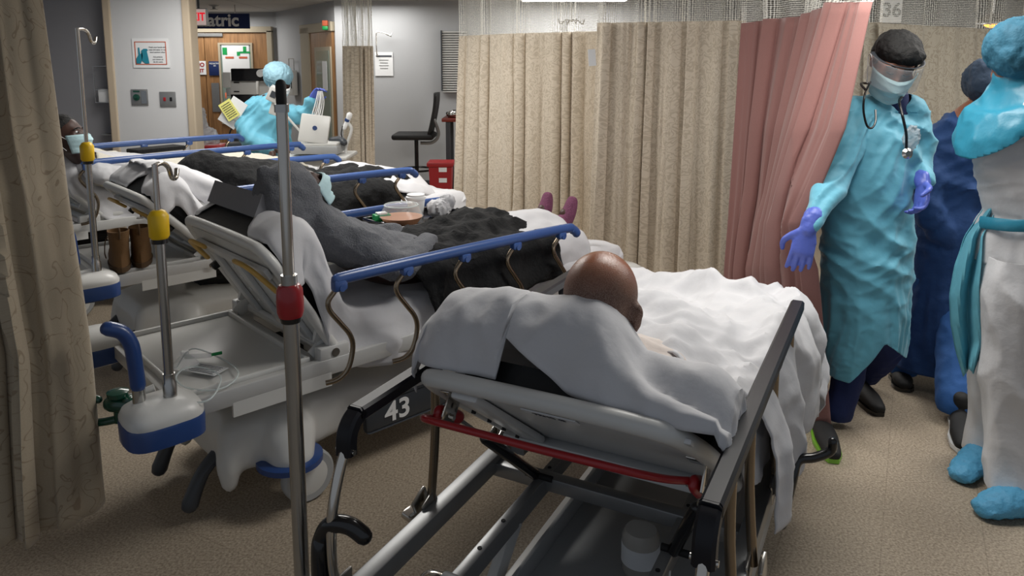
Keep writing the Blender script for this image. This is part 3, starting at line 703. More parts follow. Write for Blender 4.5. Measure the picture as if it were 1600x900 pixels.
def blue_stretcher(head_near, ang, zr, w_, label, zf=.55, back=((-.17, .98), (.33, .60)), release='gold_bar', pole=True, number=None, top=1.62, collar=.95, L_=1.24, far_dy=.0, hook=True):
    bed = bedframe(head_near, ang, zr, w_, label); hw = w_ / 2; fx = hw - .09
    # frame
    mb = MB()
    for s in (-1, 1): mb.beam((s * fx, -.52, zf - .03), (s * fx, 1.62, zf - .03), .035, .06)
    for y in (-.02, .62, 1.6): mb.beam((-fx, y, zf - .035), (fx, y, zf - .035), .04, .04)
    mb.beam((-fx, -.5, zf - .035), (fx, -.5, zf - .035), .04, .05)
    fr = mb.build('frame', 'white_steel', bed)
    mb = MB(); mb.cyl((-fx + .02, .03, zf + .012), (fx - .02, .03, zf + .012), .02); mb.build('cross_tube', 'white_plastic', fr)
    for s in (-1, 1):
        b_ = MB().box((s * (fx - .01), .03, zf + .01), (.05, .12, .07), bev=.008).build('pivot_block', 'white_steel', fr)
        MB().cyl((s * (fx - .01) - .028, .03, zf + .02), (s * (fx - .01) + .028, .03, zf + .02), .016).build('pivot_bolt', 'steel', b_)
        MB().box((s * (fx + .012), -.17, zf - .075), (.012, .36, .05)).build('side_plate', 'white_plastic', fr)
    # tray at the head end
    mb = MB(); mb.box((0, -.27, zf - .012), (2 * fx - .05, .44, .012), bev=.003)
    for s in (-1, 1): mb.box((s * (fx - .03), -.27, zf + .0), (.012, .44, .024), bev=.003)
    mb.box((0, -.06, zf), (2 * fx - .05, .012, .024), bev=.003); mb.box((0, -.485, zf), (2 * fx - .05, .012, .024), bev=.003)
    mb.build('storage_tray', 'white_plastic', bed)
    # corner bumpers
    for s in (-1, 1):
        for e in (0, 1):
            y = -.57 if e == 0 else 1.66; sg = -1 if e == 0 else 1
            def shape(k, z):
                pts = []
                for i in range(24):
                    a_ = 2 * math.pi * i / 24; c_, s_ = math.cos(a_), math.sin(a_)
                    pts.append(V((s * (fx + .02) + k * .1 * math.copysign(abs(c_) ** .6, c_), y + k * .115 * math.copysign(abs(s_) ** .55, s_), z)))
                return pts
            bb = MB().loft([shape(.8, zf - .085), shape(.99, zf - .075), shape(1.0, zf - .02), shape(.97, zf - .012)]).build('corner_bumper', 'blue_plastic', bed)
            MB().loft([shape(.97, zf - .015), shape(.98, zf + .0), shape(.9, zf + .02), shape(.62, zf + .04), shape(.2, zf + .045)]).build('bumper_top', 'white_plastic', bb)
        # push handle
        x = s * (fx + .0)
        ph = MB().tube([(x, -.625, zf + .09), (x, -.63, zf + .17), (x - .003, -.635, zf + .22), (x - s * .008, -.655, zf + .262), (x - s * .014, -.69, zf + .282)], .022, 14, 6, round_ends=True).build('push_handle', 'blue_plastic', bed)
        MB().cyl((x, -.625, zf + .015), (x, -.625, zf + .1), .0185, 16).build('socket', 'steel', ph)
    # iv pole
    if pole:
        x, y = fx + .03, -.545
        po = MB().cyl((x, y, zf + .02), (x, y, collar), .0145, 16).build('iv_pole', 'steel', bed)
        MB().lathe([(.02, 0), (.02, .07), (.017, .075), (.017, .1), (.014, .1)], (x, y, zf + .015)).build('pole_socket', 'steel', po)
        MB().cyl((x, y, collar), (x, y, top), .0085, 12).build('inner_rod', 'chrome', po)
        MB().lathe([(.012, -.045), (.022, -.04), (.0285, -.03), (.0295, .03), (.02, .045), (.014, .048)], (x, y, collar)).build('collar', 'yellow', po)
        MB().lathe([(.017, -.052), (.023, -.052), (.023, -.036), (.017, -.036)], (x, y, collar)).build('collar_ring', 'black_plastic', po)
        if hook:
            hb = MB().tube([(x, y, top - .005), (x - .03, y + .03, top - .003), (x - .055, y + .055, top - .02), (x - .075, y + .07, top - .055), (x - .1, y + .09, top - .06), (x - .115, y + .10, top - .035)], .0075, 10, 5)
            hb.build('hook', 'chrome', po)
    # rails
    ramp_rail(bed, 1, w_, zr, L_, 'blue_rail', 'bronze_steel'); ramp_rail(bed, -1, w_, zr, L_, 'blue_rail', 'bronze_steel', n=5)
    # backrest
    (yb, zb), (yh, zh) = back; bw = w_ / 2 - .1
    d = V((0, yh - yb, zh - zb)); dn = d.normalized(); n = V((0, -dn.z, dn.y)) * (1 if dn.y > 0 else -1)
    if n.z < 0: n = -n
    T = V((0, yb, zb))
    def bp(x, s, k=0): return V((x, 0, 0)) + T + d * s + n * k
    R = bw
    pts = [bp(-R, 1.0), bp(-R, .35), bp(-R, .14), bp(-R * .9, .03), bp(-R * .72, 0), bp(0, -.01), bp(R * .72, 0), bp(R * .9, .03), bp(R, .14), bp(R, .35), bp(R, 1.0)]
    bk = MB().tube(pts, .02, 14, 5).build('backrest_frame', 'white_plastic', bed)
    pan = MB(); rot = Matrix((V((1, 0, 0)), dn, V((1, 0, 0)).cross(dn))).transposed()
    pan.box(bp(0, .52, .0), (2 * R - .03, d.length * .92, .016), rot, .004); po_ = pan.build('backrest_panel', 'white_plastic', bk)
    rb = MB()
    for x in (-R * .62, 0, R * .62): rb.box(bp(x, .55, -.018), (.06, d.length * .72, .02), rot, .006)
    for s in (.2, .9): rb.box(bp(0, s, -.022), (2 * R - .1, .045, .02), rot, .006)
    rb.build('panel_rib', 'panel_grey', bk)
    for i in range(5):
        for x in (-R * .38, R * .34): MB().cyl(bp(x, .25 + i * .12, -.011), bp(x, .25 + i * .12, -.0085), .009, 10).build('panel_hole', 'white', bk)
    for s in (-1, 1):
        MB().tube([bp(s * R * .86, .33, -.035), bp(s * R * .8, .16, -.05), bp(s * R * .66, .1, -.055), bp(s * R * .4, .12, -.05)], (.009, .013), 10, 5, round_ends=True).build('release_handle', release, bk)
        MB().box(bp(s * R * .86, .42, -.03), (.03, .03, .03), rot, .005).build('handle_bracket', 'black_plastic', bk)
        MB().tube([bp(s * R * .9, .75, -.02), V((s * R * .9, yh - .03, zf + .06)), V((s * R * .9, yh - .1, zf))], (.01, .03), 10, 4, ref=(1, 0, 0)).build('lift_arm', 'white_plastic', bk)
    # deck
    mb = MB(); mb.box((0, (yh + 1.65) / 2, zh - .01), (2 * bw, 1.65 - yh, .025), bev=.005); mb.beam((-bw, yh, zh - .02), (bw, yh, zh - .02), .04, .04)
    for y in (.5, 1.4):
        for s in (-1, 1): mb.box((s * (bw - .05), y, (zh + zf) / 2 - .02), (.05, .1, max(.02, zh - zf)))
    mb.build('deck', 'white_plastic', bed)
    # base cover
    def sec(y, hwid, z0, z1, ex=.5):
        out_ = []
        for i in range(20):
            a_ = 2 * math.pi * i / 20; c_, s_ = math.cos(a_), math.sin(a_)
            out_.append(V((hwid * math.copysign(abs(c_) ** ex, c_), y, (z0 + z1) / 2 + (z1 - z0) / 2 * math.copysign(abs(s_) ** ex, s_))))
        return out_
    mb = MB(); mb.loft([sec(-.34, .16, .2, .3), sec(-.3, .26, .14, .37), sec(-.12, .3, .13, .40), sec(.1, .27, .15, .38), sec(.4, .25, .17, .33), sec(.9, .25, .17, .32), sec(1.25, .28, .14, .36), sec(1.42, .2, .16, .33)])
    for y in (-.1, 1.2):
        for s in (-1, 1): mb.tube([(s * .12, y, .3), (s * .25, y - .01, .27), (s * .31, y - .02, .21)], [.1, .11, .09], 16, 5, round_ends=True)
    for s in (-1, 1): mb.tube([(s * .2, -.28, .3), (s * .22, -.31, .2), (s * .22, -.31, .12)], [.06, .045, .03], 12, 4, round_ends=True)
    bc = organic('base_cover', mb, .013, 'white_plastic', bed, 8)
    for y in (-.1, 1.2):
        for s in (-1, 1): MB().lathe([(.1, 0), (.118, .006), (.118, .026), (.1, .032)], (s * .3, y - .02, .165)).build('bumper_band', 'blue_plastic', bc)
    tr = MB(); 
    for s in (-1, 1): tr.box((s * .275, .52, .2), (.02, .62, .12), bev=.02)
    tr.build('side_trim', 'dark_plastic', bc)
    if number:
        for s_, m_ in ((1, Matrix(((0, 0, 1), (1, 0, 0), (0, 1, 0)))),):
            text('stencil_number', number, .115, (.288, .36, .2), m_, 'white', bc, .001, .002, 'CENTER', 1.1)
    for y in (-.06, 1.2):
        for s in (-1, 1): wheel_at(bed, s * .315, y, .1, .045)
    for s in (-1, 1):
        bpd = MB(); bpd.tube([(s * .16, -.3, .24), (s * .16, -.38, .17), (s * .16, -.43, .07)], [(.018, .035), (.022, .03), (.03, .03)], 10, 4, round_ends=True); bpd.build('brake_pedal', 'dark_plastic', bed)
    # pedestals
    for y in (.12, 1.1):
        mb = MB()
        for i in range(6): mb.box((0, y, .36 + i * .027), (.22 - .012 * (i % 2), .2 - .012 * (i % 2), .028), bev=.004)
        mb.build('lift_column', 'black_rubber', bed)
    return bed

bed1 = blue_stretcher(pt(525, 438, z=.86), 47, .86, .93, 'white and blue stretcher carrying the patient in a grey hood', number='43', top=1.31, collar=1.125, back=((-.21, .985), (.07, .53)))
bed2 = blue_stretcher(pt(336, 303, z=.95), 47, .95, .93, 'middle stretcher carrying the patient in a black jacket with boots on its tray', zf=.6, top=1.76, collar=1.2, back=((-.30, .94), (.04, .60)))
bed3 = blue_stretcher(pt(132, 256, z=1.0), 43, 1.0, .95, 'farthest stretcher against the white pillar carrying the masked patient', zf=.62, pole=False, L_=1.5, back=((-.25, 1.0), (.1, .66)))

# ---- near stretcher (older black-railed model)
W0 = .76; ZR = .85
bedN = bedframe(pt(1110, 800, z=ZR), 27.5, ZR, W0, 'nearest stretcher with black rails and red release bar under the bald patient', 'hospital_stretcher')
mb = MB()
for s in (-1, 1):
    mb.beam((s * .365, -.45, .455), (s * .365, 1.75, .455), .045, .05)
    mb.beam((s * .20, -.45, .43), (s * .20, 1.5, .43), .03, .05)
for y in (.58, 1.7): mb.beam((-.36, y, .44), (.36, y, .44), .04, .04)
fr = mb.build('frame', 'alu', bedN)
for s in (-1, 1):
    for y in (.1, .22, .34, .62, .75): MB().cyl((s * .2, y, .44), (s * .2, y, .457), .006, 8).build('frame_bolt', 'black_rubber', fr)
mb = MB(); mb.cyl((-.18, .03, .50), (.22, .03, .50), .024, 20); ct = mb.build('head_crossbar', 'grey_plastic', bedN)
MB().tube([(-.18, .03, .5), (-.215, .03, .495), (-.235, .03, .46), (-.235, .03, .42)], .02, 14, 5).build('crossbar_elbow', 'chrome', ct)
MB().tube([(.22, .03, .5), (.26, .0, .49), (.3, -.05, .47)], .018, 14, 5).build('crossbar_elbow', 'chrome', ct)
MB().lathe([(.021, -.006), (.029, -.006), (.029, .006), (.021, .006)], (.22, .03, .5), axis=(1, 0, 0)).build('clamp_ring', 'chrome', ct)
MB().cyl((.05, .03, .515), (.05, .03, .53), .013).build('rubber_stop', 'black_rubber', ct)
# undertray
mb = MB(); mb.box((.1, .62, .27), (.52, 1.6, .015), bev=.004)
for s in (-1, 1): mb.box((.1 + s * .26, .62, .30), (.012, 1.6, .06), bev=.003)
mb.box((.1, -.18, .3), (.52, .012, .06), bev=.003)
mb.build('undertray', 'grey_plastic', bedN)
mb = MB()
for s in (-1, 1): mb.beam((s * .26, -.3, .14), (s * .26, 1.6, .14), .05, .05)
for y in (-.28, 1.58): mb.beam((-.3, y, .15), (.3, y, .15), .05, .05)
for y in (.25, 1.1):
    for s in (-1, 1): mb.beam((s * .24, y, .15), (s * .2, y + .15, .42), .03, .04)
mb.build('base_frame', 'white_steel', bedN)
for s in (-1, 1):
    for y in (-.22, 1.55): wheel_at(bedN, s * .29, y, .1, .05, 'dark_plastic')
# black pedals/caster hoods seen through the frame
for x, y in ((-.1, -.13), (-.02, -.05), (.06, -.1)):
    MB().lathe([(.0, -.03), (.05, -.03), (.06, -.02), (.06, .02), (.05, .03), (0, .03)], (x, y, .35), axis=(.35, 1, .1)).build('pedal_roller', 'black_rubber', bedN)
# rails
def near_rail(s, L_, posts, upmax):
    x = s * .38
    bar = MB()
    P = [(x, -.035, ZR - .075), (x, -.03, ZR - .03), (x, .0, ZR), (x, .06, ZR + .003), (x, L_ * .5, ZR + .004), (x, L_, ZR)]
    bar.tube(P, (.021, .013), 4, 5, ref=(1, 0, 0))
    def sec(p, t, up):
        return [p + V((a_, 0, 0)) + up * b_ for a_, b_ in ((-.02, -.012), (-.02, .009), (-.014, .015), (.014, .015), (.02, .009), (.02, -.012), (.016, -.016), (-.016, -.016))]
    bar = MB(); Q = catmull(P, 6); rings = []
    for i, q in enumerate(Q):
        t = (Q[min(i + 1, len(Q) - 1)] - Q[max(0, i - 1)]).normalized(); up = t.cross(V((1, 0, 0))) * -1
        rings.append(sec(q, t, up))
    bar.loft(rings); o = bar.build('side_rail', 'navy_rail', bedN)
    MB().cyl((x - .024, -.035, ZR - .066), (x + .024, -.035, ZR - .066), .006, 10).build('rail_screw', 'chrome', o)
    # bent leg at the head end
    lg = MB().tube([(x, -.035, ZR - .06), (x, -.06, .74), (x, -.085, .66), (x, -.09, .56), (x, -.075, .5), (x, -.02, .45)], .0115, 12, 4); lg.build('rail_leg', 'chrome', o)
    for u in posts:
        po = MB().tube([(x - s * .006, u, ZR - .02), (x - s * .004, u, .66), (x + s * .012, u, .47)], .0115, 12, 3).build('rail_post', 'bronze_steel', o)
        MB().box((x - s * .004, u, ZR - .03), (.03, .045, .04), bev=.008).build('post_bracket', 'navy_rail', o)
        cl = MB(); cl.box((x + s * .035, u - .01, .465), (.012, .06, .075), Matrix.Rotation(.4, 3, 'X'), .005); cl.box((x + s * .005, u - .01, .465), (.01, .06, .075), Matrix.Rotation(.4, 3, 'X'), .005); cl.build('pivot_clamp', 'steel', o)
    cl = MB(); cl.box((x + s * .03, -.02, .45), (.01, .05, .06), None, .005); cl.box((x - s * .01, -.02, .45), (.01, .05, .06), None, .005); cl.build('pivot_clamp', 'steel', o)
    return o
rl = near_rail(-1, 1.22, (.30, .70, 1.12), 1)
MB().box((-.425, .262, .452), (.04, .05, .018), Matrix.Rotation(.3, 3, 'Y'), .006).build('release_lever', 'chrome', rl)
near_rail(1, 1.22, (.22, .44, .8, 1.12), 1)
# push handle and pole at the head-left corner
q = lp(bedN, 500, 880, .55)
ph = MB().tube([(q.x, q.y, .38), (q.x, q.y, .56), (q.x + .0, q.y + .01, .605), (q.x + .025, q.y + .012, .64), (q.x + .065, q.y + .02, .645), (q.x + .095, q.y + .03, .625)], .0185, 16, 6, round_ends=True).build('push_handle', 'black_plastic', bedN)
MB().cyl((q.x, q.y, .36), (q.x, q.y, .40), .024).build('socket', 'steel', ph)
# far-right foot push handle
hq = lp(bedN, 1215, 770, .5)
MB().tube([(.40, .93, .28), (.42, .93, .42), (.43, .96, .47), (.47, .98, .48), (.51, 1.0, .50), (.515, 1.0, .53)], .014, 12, 5, round_ends=True).build('brake_lever', 'black_plastic', bedN)
pq = lp(bedN, 471, 880, .52)
PX, PY = pq.x, pq.y
po = MB().cyl((PX, PY, .36), (PX, PY, 1.17), .0165, 20).build('iv_pole', 'steel', bedN)
MB().box(((PX - .36) / 2, PY, .45), (abs(PX + .36) + .05, .06, .05), bev=.006).build('pole_bracket', 'alu', po)
MB().box((q.x * .5 - .18, q.y, .43), (abs(q.x + .36) + .06, .05, .05), bev=.006).build('handle_bracket', 'alu', ph)
zk = 1.115
MB().cyl((PX, PY, zk), (PX, PY, 1.52), .0115, 16).build('inner_rod', 'chrome', po)
MB().lathe([(.014, .036), (.021, .034), (.0265, .024), (.028, .0), (.0275, -.022), (.024, -.034), (.014, -.036)], (PX, PY, zk)).build('height_knob', 'red', po)
MB().lathe([(.012, -.046), (.02, -.046), (.023, -.03), (.012, -.03)], (PX, PY, zk)).build('knob_ring', 'black_plastic', po)
MB().lathe([(.012, .034), (.0145, .034), (.0145, .042), (.012, .042)], (PX, PY, zk)).build('knob_ring', 'black_plastic', po)
MB().lathe([(0, -.012), (.004, -.012), (.005, -.008), (0, -.006)], (PX - .012, PY - .026, zk), axis=(.4, -.9, 0)).build('knob_screw', 'steel', po)
MB().lathe([(.0115, 0), (.0145, 0), (.0145, .016), (.0115, .016)], (PX, PY, 1.505)).build('rod_cap', 'steel', po)
MB().tube([(PX, PY, 1.523), (PX, PY, 1.56)], .0105, 16, 0, round_ends=True).build('rubber_tip', 'black_rubber', po)
# backrest
YBk, ZBk, YHk, ZHk = .15, .895, .60, .56
d = V((0, YHk - YBk, ZHk - ZBk)); dn = d.normalized(); n = V((0, -dn.z, dn.y)); T0 = V((0, YBk, ZBk))
def nb(x, s, k=0): return V((x, 0, 0)) + T0 + d * s + n * k
R = .315
pts = [nb(-R, 1.0), nb(-R, .4), nb(-R, .2), nb(-R * .95, .06), nb(-R * .82, 0), nb(0, -.03), nb(R * .7, .0), nb(R * .88, .08), nb(R * .97, .25), nb(R, .5), nb(R, 1.0)]
bk = MB().tube(pts, .021, 18, 6).build('backrest_frame', 'white_plastic', bedN)
rot = Matrix((V((1, 0, 0)), dn, V((1, 0, 0)).cross(dn))).transposed()
MB().box(nb(0, .5, -.004), (2 * R - .02, d.length * .9, .012), rot, .004).build('backrest_panel', 'panel_grey', bk)
MB().box(nb(-R * .62, .42, -.022), (.07, d.length * .8, .02), rot, .008).build('panel_rib', 'panel_grey', bk)
MB().beam(nb(-R + .03, .86, -.03), nb(R - .03, .86, -.03), .05, .03).build('panel_crossbar', 'panel_grey', bk)
lb = MB().box(nb(-.01, .13, -.013), (.13, .034, .003), rot).build('tape_label', 'paper', bk)
text('tape_lettering', 'TRHC 45', .02, nb(-.01, .13, -.0155), rot @ Matrix.Rotation(math.pi, 3, 'X') , 'ink', lb, .0003, .0006)
rbp = [nb(-R * .97, .17, -.075), nb(-R * .93, .07, -.085), nb(-R * .8, .045, -.088), nb(-R * .4, .045, -.088), nb(0, .05, -.088), nb(R * .4, .07, -.085), nb(R * .62, .14, -.08), nb(R * .78, .25, -.07), nb(R * .9, .36, -.055)]
rbar = MB().tube(rbp, .0085, 12, 6).build('release_bar', 'red', bk)
for s, sv in ((-1, .19), (1, .37)):
    x = s * R * .92
    MB().tube([nb(x, sv - .03, -.06), nb(x + .005, sv + .04, -.06), nb(x + .012, sv + .12, -.05)], [(.012, .018), (.013, .024), (.012, .016)], 12, 4, ref=(1, 0, 0), round_ends=True).build('release_cam', 'red', bk)
    cbk = MB(); cbk.box(nb(x + .02, sv, -.04), (.005, .06, .07), rot, .001); cbk.box(nb(x, sv, -.012), (.045, .06, .005), rot, .001); cbk.build('cam_bracket', 'chrome', bk)
    MB().cyl(nb(x - .02, sv + .02, -.06), nb(x + .03, sv + .02, -.06), .007, 8).build('cam_bolt', 'chrome', bk)
    # gas springs
    a_ = nb(x + .012, sv + .14, -.055); e_ = V((s * .215, .56 if s < 0 else .42, .46)); m_ = a_ + (e_ - a_) * .3
    gs = MB().cyl(a_, m_, .0055, 10).build('spring_rod', 'steel', bedN)
    MB().tube([m_, e_], .0155, 16, 0, round_ends=True).build('gas_spring', 'black_plastic', bedN)
    MB().cyl(e_ - V((.03, 0, 0)), e_ + V((.05, 0, 0)), .009).build('spring_pin', 'black_rubber', bedN)
bl = MB()
for i in range(4): bl.cyl(nb(-R * .62 - .04, .28 + i * .17, -.02), nb(-R * .62 - .04, .28 + i * .17, -.036), .006, 8)
bl.build('panel_bolt', 'black_rubber', bk)
MB().box((0, 1.18, .565), (.66, 1.16, .02), bev=.005).build('deck', 'white_steel', bedN)
for y in (.65, 1.2, 1.6):
    for s in (-1, 1): MB().box((s * .3, y, .515), (.04, .07, .085)).build('deck_support', 'alu', bedN)
mattress(bedN, [(YBk + .04, ZBk + .0), (YBk + .23, ZBk - .14), (YHk, ZHk + .03), (.9, .585), (1.76, .585)], .235, .05, "mattress_black")

# near bedding -------------------------------------------------
nx2, nz2 = n.y, n.z
def off(y, z, k): return (y + nx2 * k, z + nz2 * k)
# pillow under the sheet, at the head end
pil = MB()
def pil_pt(a_, b_):
    return None
rows = []
def S_(s_, k): return (YBk + dn.y * s_ + n.y * k, ZBk + dn.z * s_ + n.z * k)
PROF = [S_(.0, .026), S_(-.022, .07), S_(-.03, .14), S_(-.012, .215), S_(.04, .255), (S_(.12, .25)), S_(.20, .215), S_(.28, .165), S_(.38, .142), (.62, .742), (.70, .708), (.85, .70)]
def head_bump(y, x):
    b_ = 0
    if y < .50: b_ -= .075 * max(0, abs(x + .07) / .36) ** 2.2 * min(1, max(0, (.5 - y) / .2)) * min(1, max(0, (y - .15) / .1))
    b_ += blob(y, x, .46, .06, .06, .10, -.03)
    sx_ = min(1, max(0, (x - .06) / .17)); b_ -= .125 * sx_ * sx_ * (3 - 2 * sx_) * min(1, max(0, (.48 - y) / .09)) * min(1, max(0, (y - .16) / .12))
    return max(b_, -(.02 + .085 * min(1, max(0, (.475 - y) / .08))))
tri = lambda x: .001 + (.10 * max(0, min(1, (.05 - x) / .17)) * (1 if x > -.125 else 0))
hs = sheet('fitted_sheet', None, PROF, .345, .13, .15, 'sheet', head_bump, .010, 3, sfn=tri, step=.010, out=.012, rnd=.055, sc=(7, 5))
hs.matrix_world = Matrix.Translation(bedN.location) @ Matrix.Rotation(bedN.rotation_euler.z, 4, 'Z')
tag(hs, 'white fitted sheet wrapped over the raised head end below the bald head', 'sheet')
# blanket over legs
def leg_bump(y, x):
    b_ = blob(y, x, 1.03, .02, .12, .16, .085) + blob(y, x, 1.35, .25, .22, .16, .02) + blob(y, x, .66, .02, .2, .2, .07) + blob(y, x, .85, -.08, .3, .09, .06) + blob(y, x, .85, .12, .3, .09, .06)
    b_ += blob(y, x, 1.62, .05, .09, .18, .06) + blob(y, x, 1.25, .36, .25, .1, .04)
    b_ += .022 * ridge((x + .3 * y, y, 0), (6, 4, 1), 2) + .016 * ridge((x - .4 * y, y, 0), (13, 7, 1), 4)
    return b_
bs = sheet('blanket', None, [(.585, .785), (.68, .78), (.80, .765), (.95, .745), (1.3, .735), (1.7, .73), (1.8, .70), (1.85, .6), (1.86, .45)], .36, .16, .30, 'sheet', leg_bump, .012, 8, step=.012, out=.06, rnd=.05, sc=(7, 5))
bs.matrix_world = hs.matrix_world.copy(); tag(bs, 'rumpled white blanket over the bald patient, spilling past the right rail', 'blanket')

# ============================================================ PEOPLE HELPERS
def head_mesh(mb, c, R3, s=1.0, ears=True, neck=None, dz=0):
    """c: centre, R3: rotation (x right of the head, -y the face, z up)"""
    def q(x, y, z): return V(c) + R3 @ V((x * s, y * s, z * s))
    E = lambda x, y, z, r: mb.ball(q(x, y, z), tuple(k * s for k in r), R3)
    E(0, .008, .025, (.077, .096, .093)); E(0, -.02, -.03, (.066, .075, .085)); E(0, -.045, -.083, (.038, .04, .03)); E(0, -.07, .008, (.058, .024, .03))
    mb.tube([q(0, -.088, .012), q(0, -.104, -.018), q(0, -.108, -.034)], [.009 * s, .013 * s, .016 * s], 8, 3, round_ends=True)
    for sd in (-1, 1):
        E(sd * .014, -.098, -.036, (.01, .01, .008)); E(sd * .047, -.06, -.02, (.024, .026, .024))
        E(sd * .03, -.084, .026, (.022, .01, .007))
        if ears: E(sd * .078, .012, -.005, (.009, .02, .032)); E(sd * .083, .02, .008, (.007, .016, .018))
    E(0, -.088, -.062, (.022, .012, .006)); E(0, -.087, -.073, (.018, .011, .006))
def face_features(parent, c, R3, s=1.0, brow='hair_black', lids=None):
    def q(x, y, z): return V(c) + R3 @ V((x * s, y * s, z * s))
    eb = MB(); ey = MB()
    for sd in (-1, 1):
        ey.ball(q(sd * .031, -.084, .008), (.013 * s, .008 * s, .007 * s), R3, 12)
        eb.tube([q(sd * .014, -.098, .026), q(sd * .032, -.098, .031), q(sd * .05, -.084, .025)], .0035 * s, 6, 3, round_ends=True)
    e = ey.build('eyelids' if lids else 'eyes', lids or 'white', parent)
    if lids:
        for sd in (-1, 1): MB().tube([q(sd * .018, -.093, .002), q(sd * .031, -.096, -.001), q(sd * .044, -.088, .003)], .0022 * s, 6, 3, round_ends=True).build('eyelashes', brow, e)
        eb.build('eyebrows', brow, parent); return
    pu = MB()
    for sd in (-1, 1): pu.ball(q(sd * .031, -.091, .006), (.006 * s, .003 * s, .006 * s), R3, 10)
    pu.build('iris', 'black_plastic', e); eb.build('eyebrows', brow, parent)
def mask_part(parent, c, R3, s=1.0, m='mask_blue'):
    def q(x, y, z): return V(c) + R3 @ V((x * s, y * s, z * s))
    rows = []
    for i in range(13):
        z = -.005 - .1 * i / 12; row = []
        for j in range(21):
            a_ = (j / 20 - .5) * math.radians(150); f = i / 12
            rx = .078 - .018 * f; ry = .078 + .03 * math.sin(min(1, f * 1.2 + .15) * math.pi) * math.cos(a_) ** 2
            ple = .003 * math.sin(i * 2.1)
            row.append(q(math.sin(a_) * rx * 1.02, -.018 - math.cos(a_) * (ry + ple), z - .012 * (1 - abs(a_))))
        rows.append(row)
    o = grid('face_mask', rows, m, parent, .003 * s)
    for sd in (-1, 1):
        MB().tube([q(sd * .072, -.035, -.02), q(sd * .083, .01, .02), q(sd * .084, .03, .0), q(sd * .07, -.02, -.08)], .0018 * s, 6, 4).build('ear_loop', 'white', o)
    return o
def hand_chains(mb, wrist, d, nrm_, curl=.6, size=1.0, thumb_side=1, spread=.12, curls=None):
    """fingers leave along d, palm faces nrm_, thumb on thumb_side * (d x n)"""
    d = V(d).normalized(); nn = V(nrm_); nn = (nn - d * nn.dot(d)).normalized(); sd = d.cross(nn) * thumb_side; s = size
    w0 = V(wrist)
    mb.tube([w0 - d * .03 * s, w0, w0 + d * .045 * s, w0 + d * .088 * s], [(.026 * s, .019 * s), (.027 * s, .018 * s), (.04 * s, .016 * s), (.04 * s, .013 * s)], 14, 4, ref=sd, round_ends=True)
    for i, (o_, L_, r_) in enumerate(((.03, .074, .0092), (.0105, .082, .0095), (-.0105, .076, .009), (-.031, .06, .0082))):
        b_ = w0 + d * .085 * s + sd * o_ * s; dd = (d + sd * (o_ * spread * 12)).normalized(); P = [b_ - d * .02 * s, b_]; ang = 0; cur = b_
        cc = curls[i] if curls else curl
        for k, fr_ in enumerate((.44, .31, .25)):
            ang += cc * (.75 if k == 0 else 1.0); dr_ = (dd * math.cos(ang) + nn * math.sin(ang)).normalized(); cur = cur + dr_ * L_ * fr_ * s; P.append(cur)
        mb.tube(P, [r_ * 1.1 * s, r_ * 1.05 * s, r_ * s, r_ * .92 * s, r_ * .8 * s], 10, 4, round_ends=True)
    tb = w0 + d * .02 * s + sd * .022 * s
    mb.tube([tb, tb + (d * .5 + sd * .65 + nn * .2).normalized() * .035 * s, tb + (d * .62 + sd * .6 + nn * .35).normalized() * .066 * s, tb + (d * .8 + sd * .45 + nn * .5).normalized() * .09 * s], [.015 * s, .0125 * s, .0105 * s, .0085 * s], 10, 4, round_ends=True)
def bouffant(parent, c, R3, s, m, name='bouffant_cap', tall=1.0, seed=1):
    mb = MB(); mb.ball(V(c) + R3 @ V((0, .03 * s, .05 * s)), (.112 * s, .128 * s, .1 * s * tall), R3, 24)
    mb.ball(V(c) + R3 @ V((0, .055 * s, .01 * s)), (.092 * s, .1 * s, .085 * s), R3, 24)
    return organic(name, mb, .008, m, parent, 4, folds(.007, (22, 22, 14), seed))
def rotm(yaw, pitch=0, roll=0):
    """yaw 0 faces the camera side (-y); +yaw turns the face to image right; pitch>0 looks down"""
    return Matrix.Rotation(math.radians(yaw), 3, 'Z') @ Matrix.Rotation(math.radians(pitch), 3, 'X') @ Matrix.Rotation(math.radians(roll), 3, 'Y')
def bed_person(bed, label):
    t = empty('person', label, 'person', bed.location, bed.rotation_euler.z); return t

# ------------------------------------------------------------ bald patient on the near stretcher
pt1 = bed_person(bedN, 'bald patient lying back on the nearest stretcher, seen from behind')
hc = lp(bedN, 940, 480, 1.035)
HR = rotm(180 - 2, 14, 3)
mb = MB(); s = 1.0
E = lambda x, y, z, r: mb.ball(hc + HR @ V((x, y, z)) * 1.1, tuple(k_ * 1.1 for k_ in r), HR, 28)
E(0, .01, .03, (.077, .094, .09)); E(0, .035, .0, (.07, .07, .08)); E(0, -.03, -.03, (.064, .07, .085)); E(0, -.05, -.085, (.037, .038, .028)); E(0, -.075, .01, (.056, .022, .03))
for sd in (-1, 1): E(sd * .080, .004, -.012, (.011, .018, .032)); E(sd * .09, .014, -.002, (.007, .012, .018)); E(sd * .045, -.06, -.02, (.022, .026, .024))
mb.tube([hc + HR @ V((0, -.09, .01)), hc + HR @ V((0, -.106, -.02)), hc + HR @ V((0, -.11, -.035))], [.009, .013, .016], 8, 3, round_ends=True)
nk = hc + V((.005, .03, -.16))
mb.tube([hc + HR @ V((0, .03, -.03)), hc + V((.003, .015, -.09)), nk], [(.057, .058), (.056, .058), (.062, .06)], 16, 4, round_ends=True)
sh = nk + V((0, .07, -.045))
mb.tube([nk + V((-.03, 0, .01)), sh + V((-.12, .01, -.0)), sh + V((-.19, .05, -.04))], [.055, .052, .05], 14, 4, round_ends=True)
mb.tube([nk + V((.03, 0, .01)), sh + V((.12, .01, -.0)), sh + V((.185, .05, -.045))], [.055, .052, .05], 14, 4, round_ends=True)
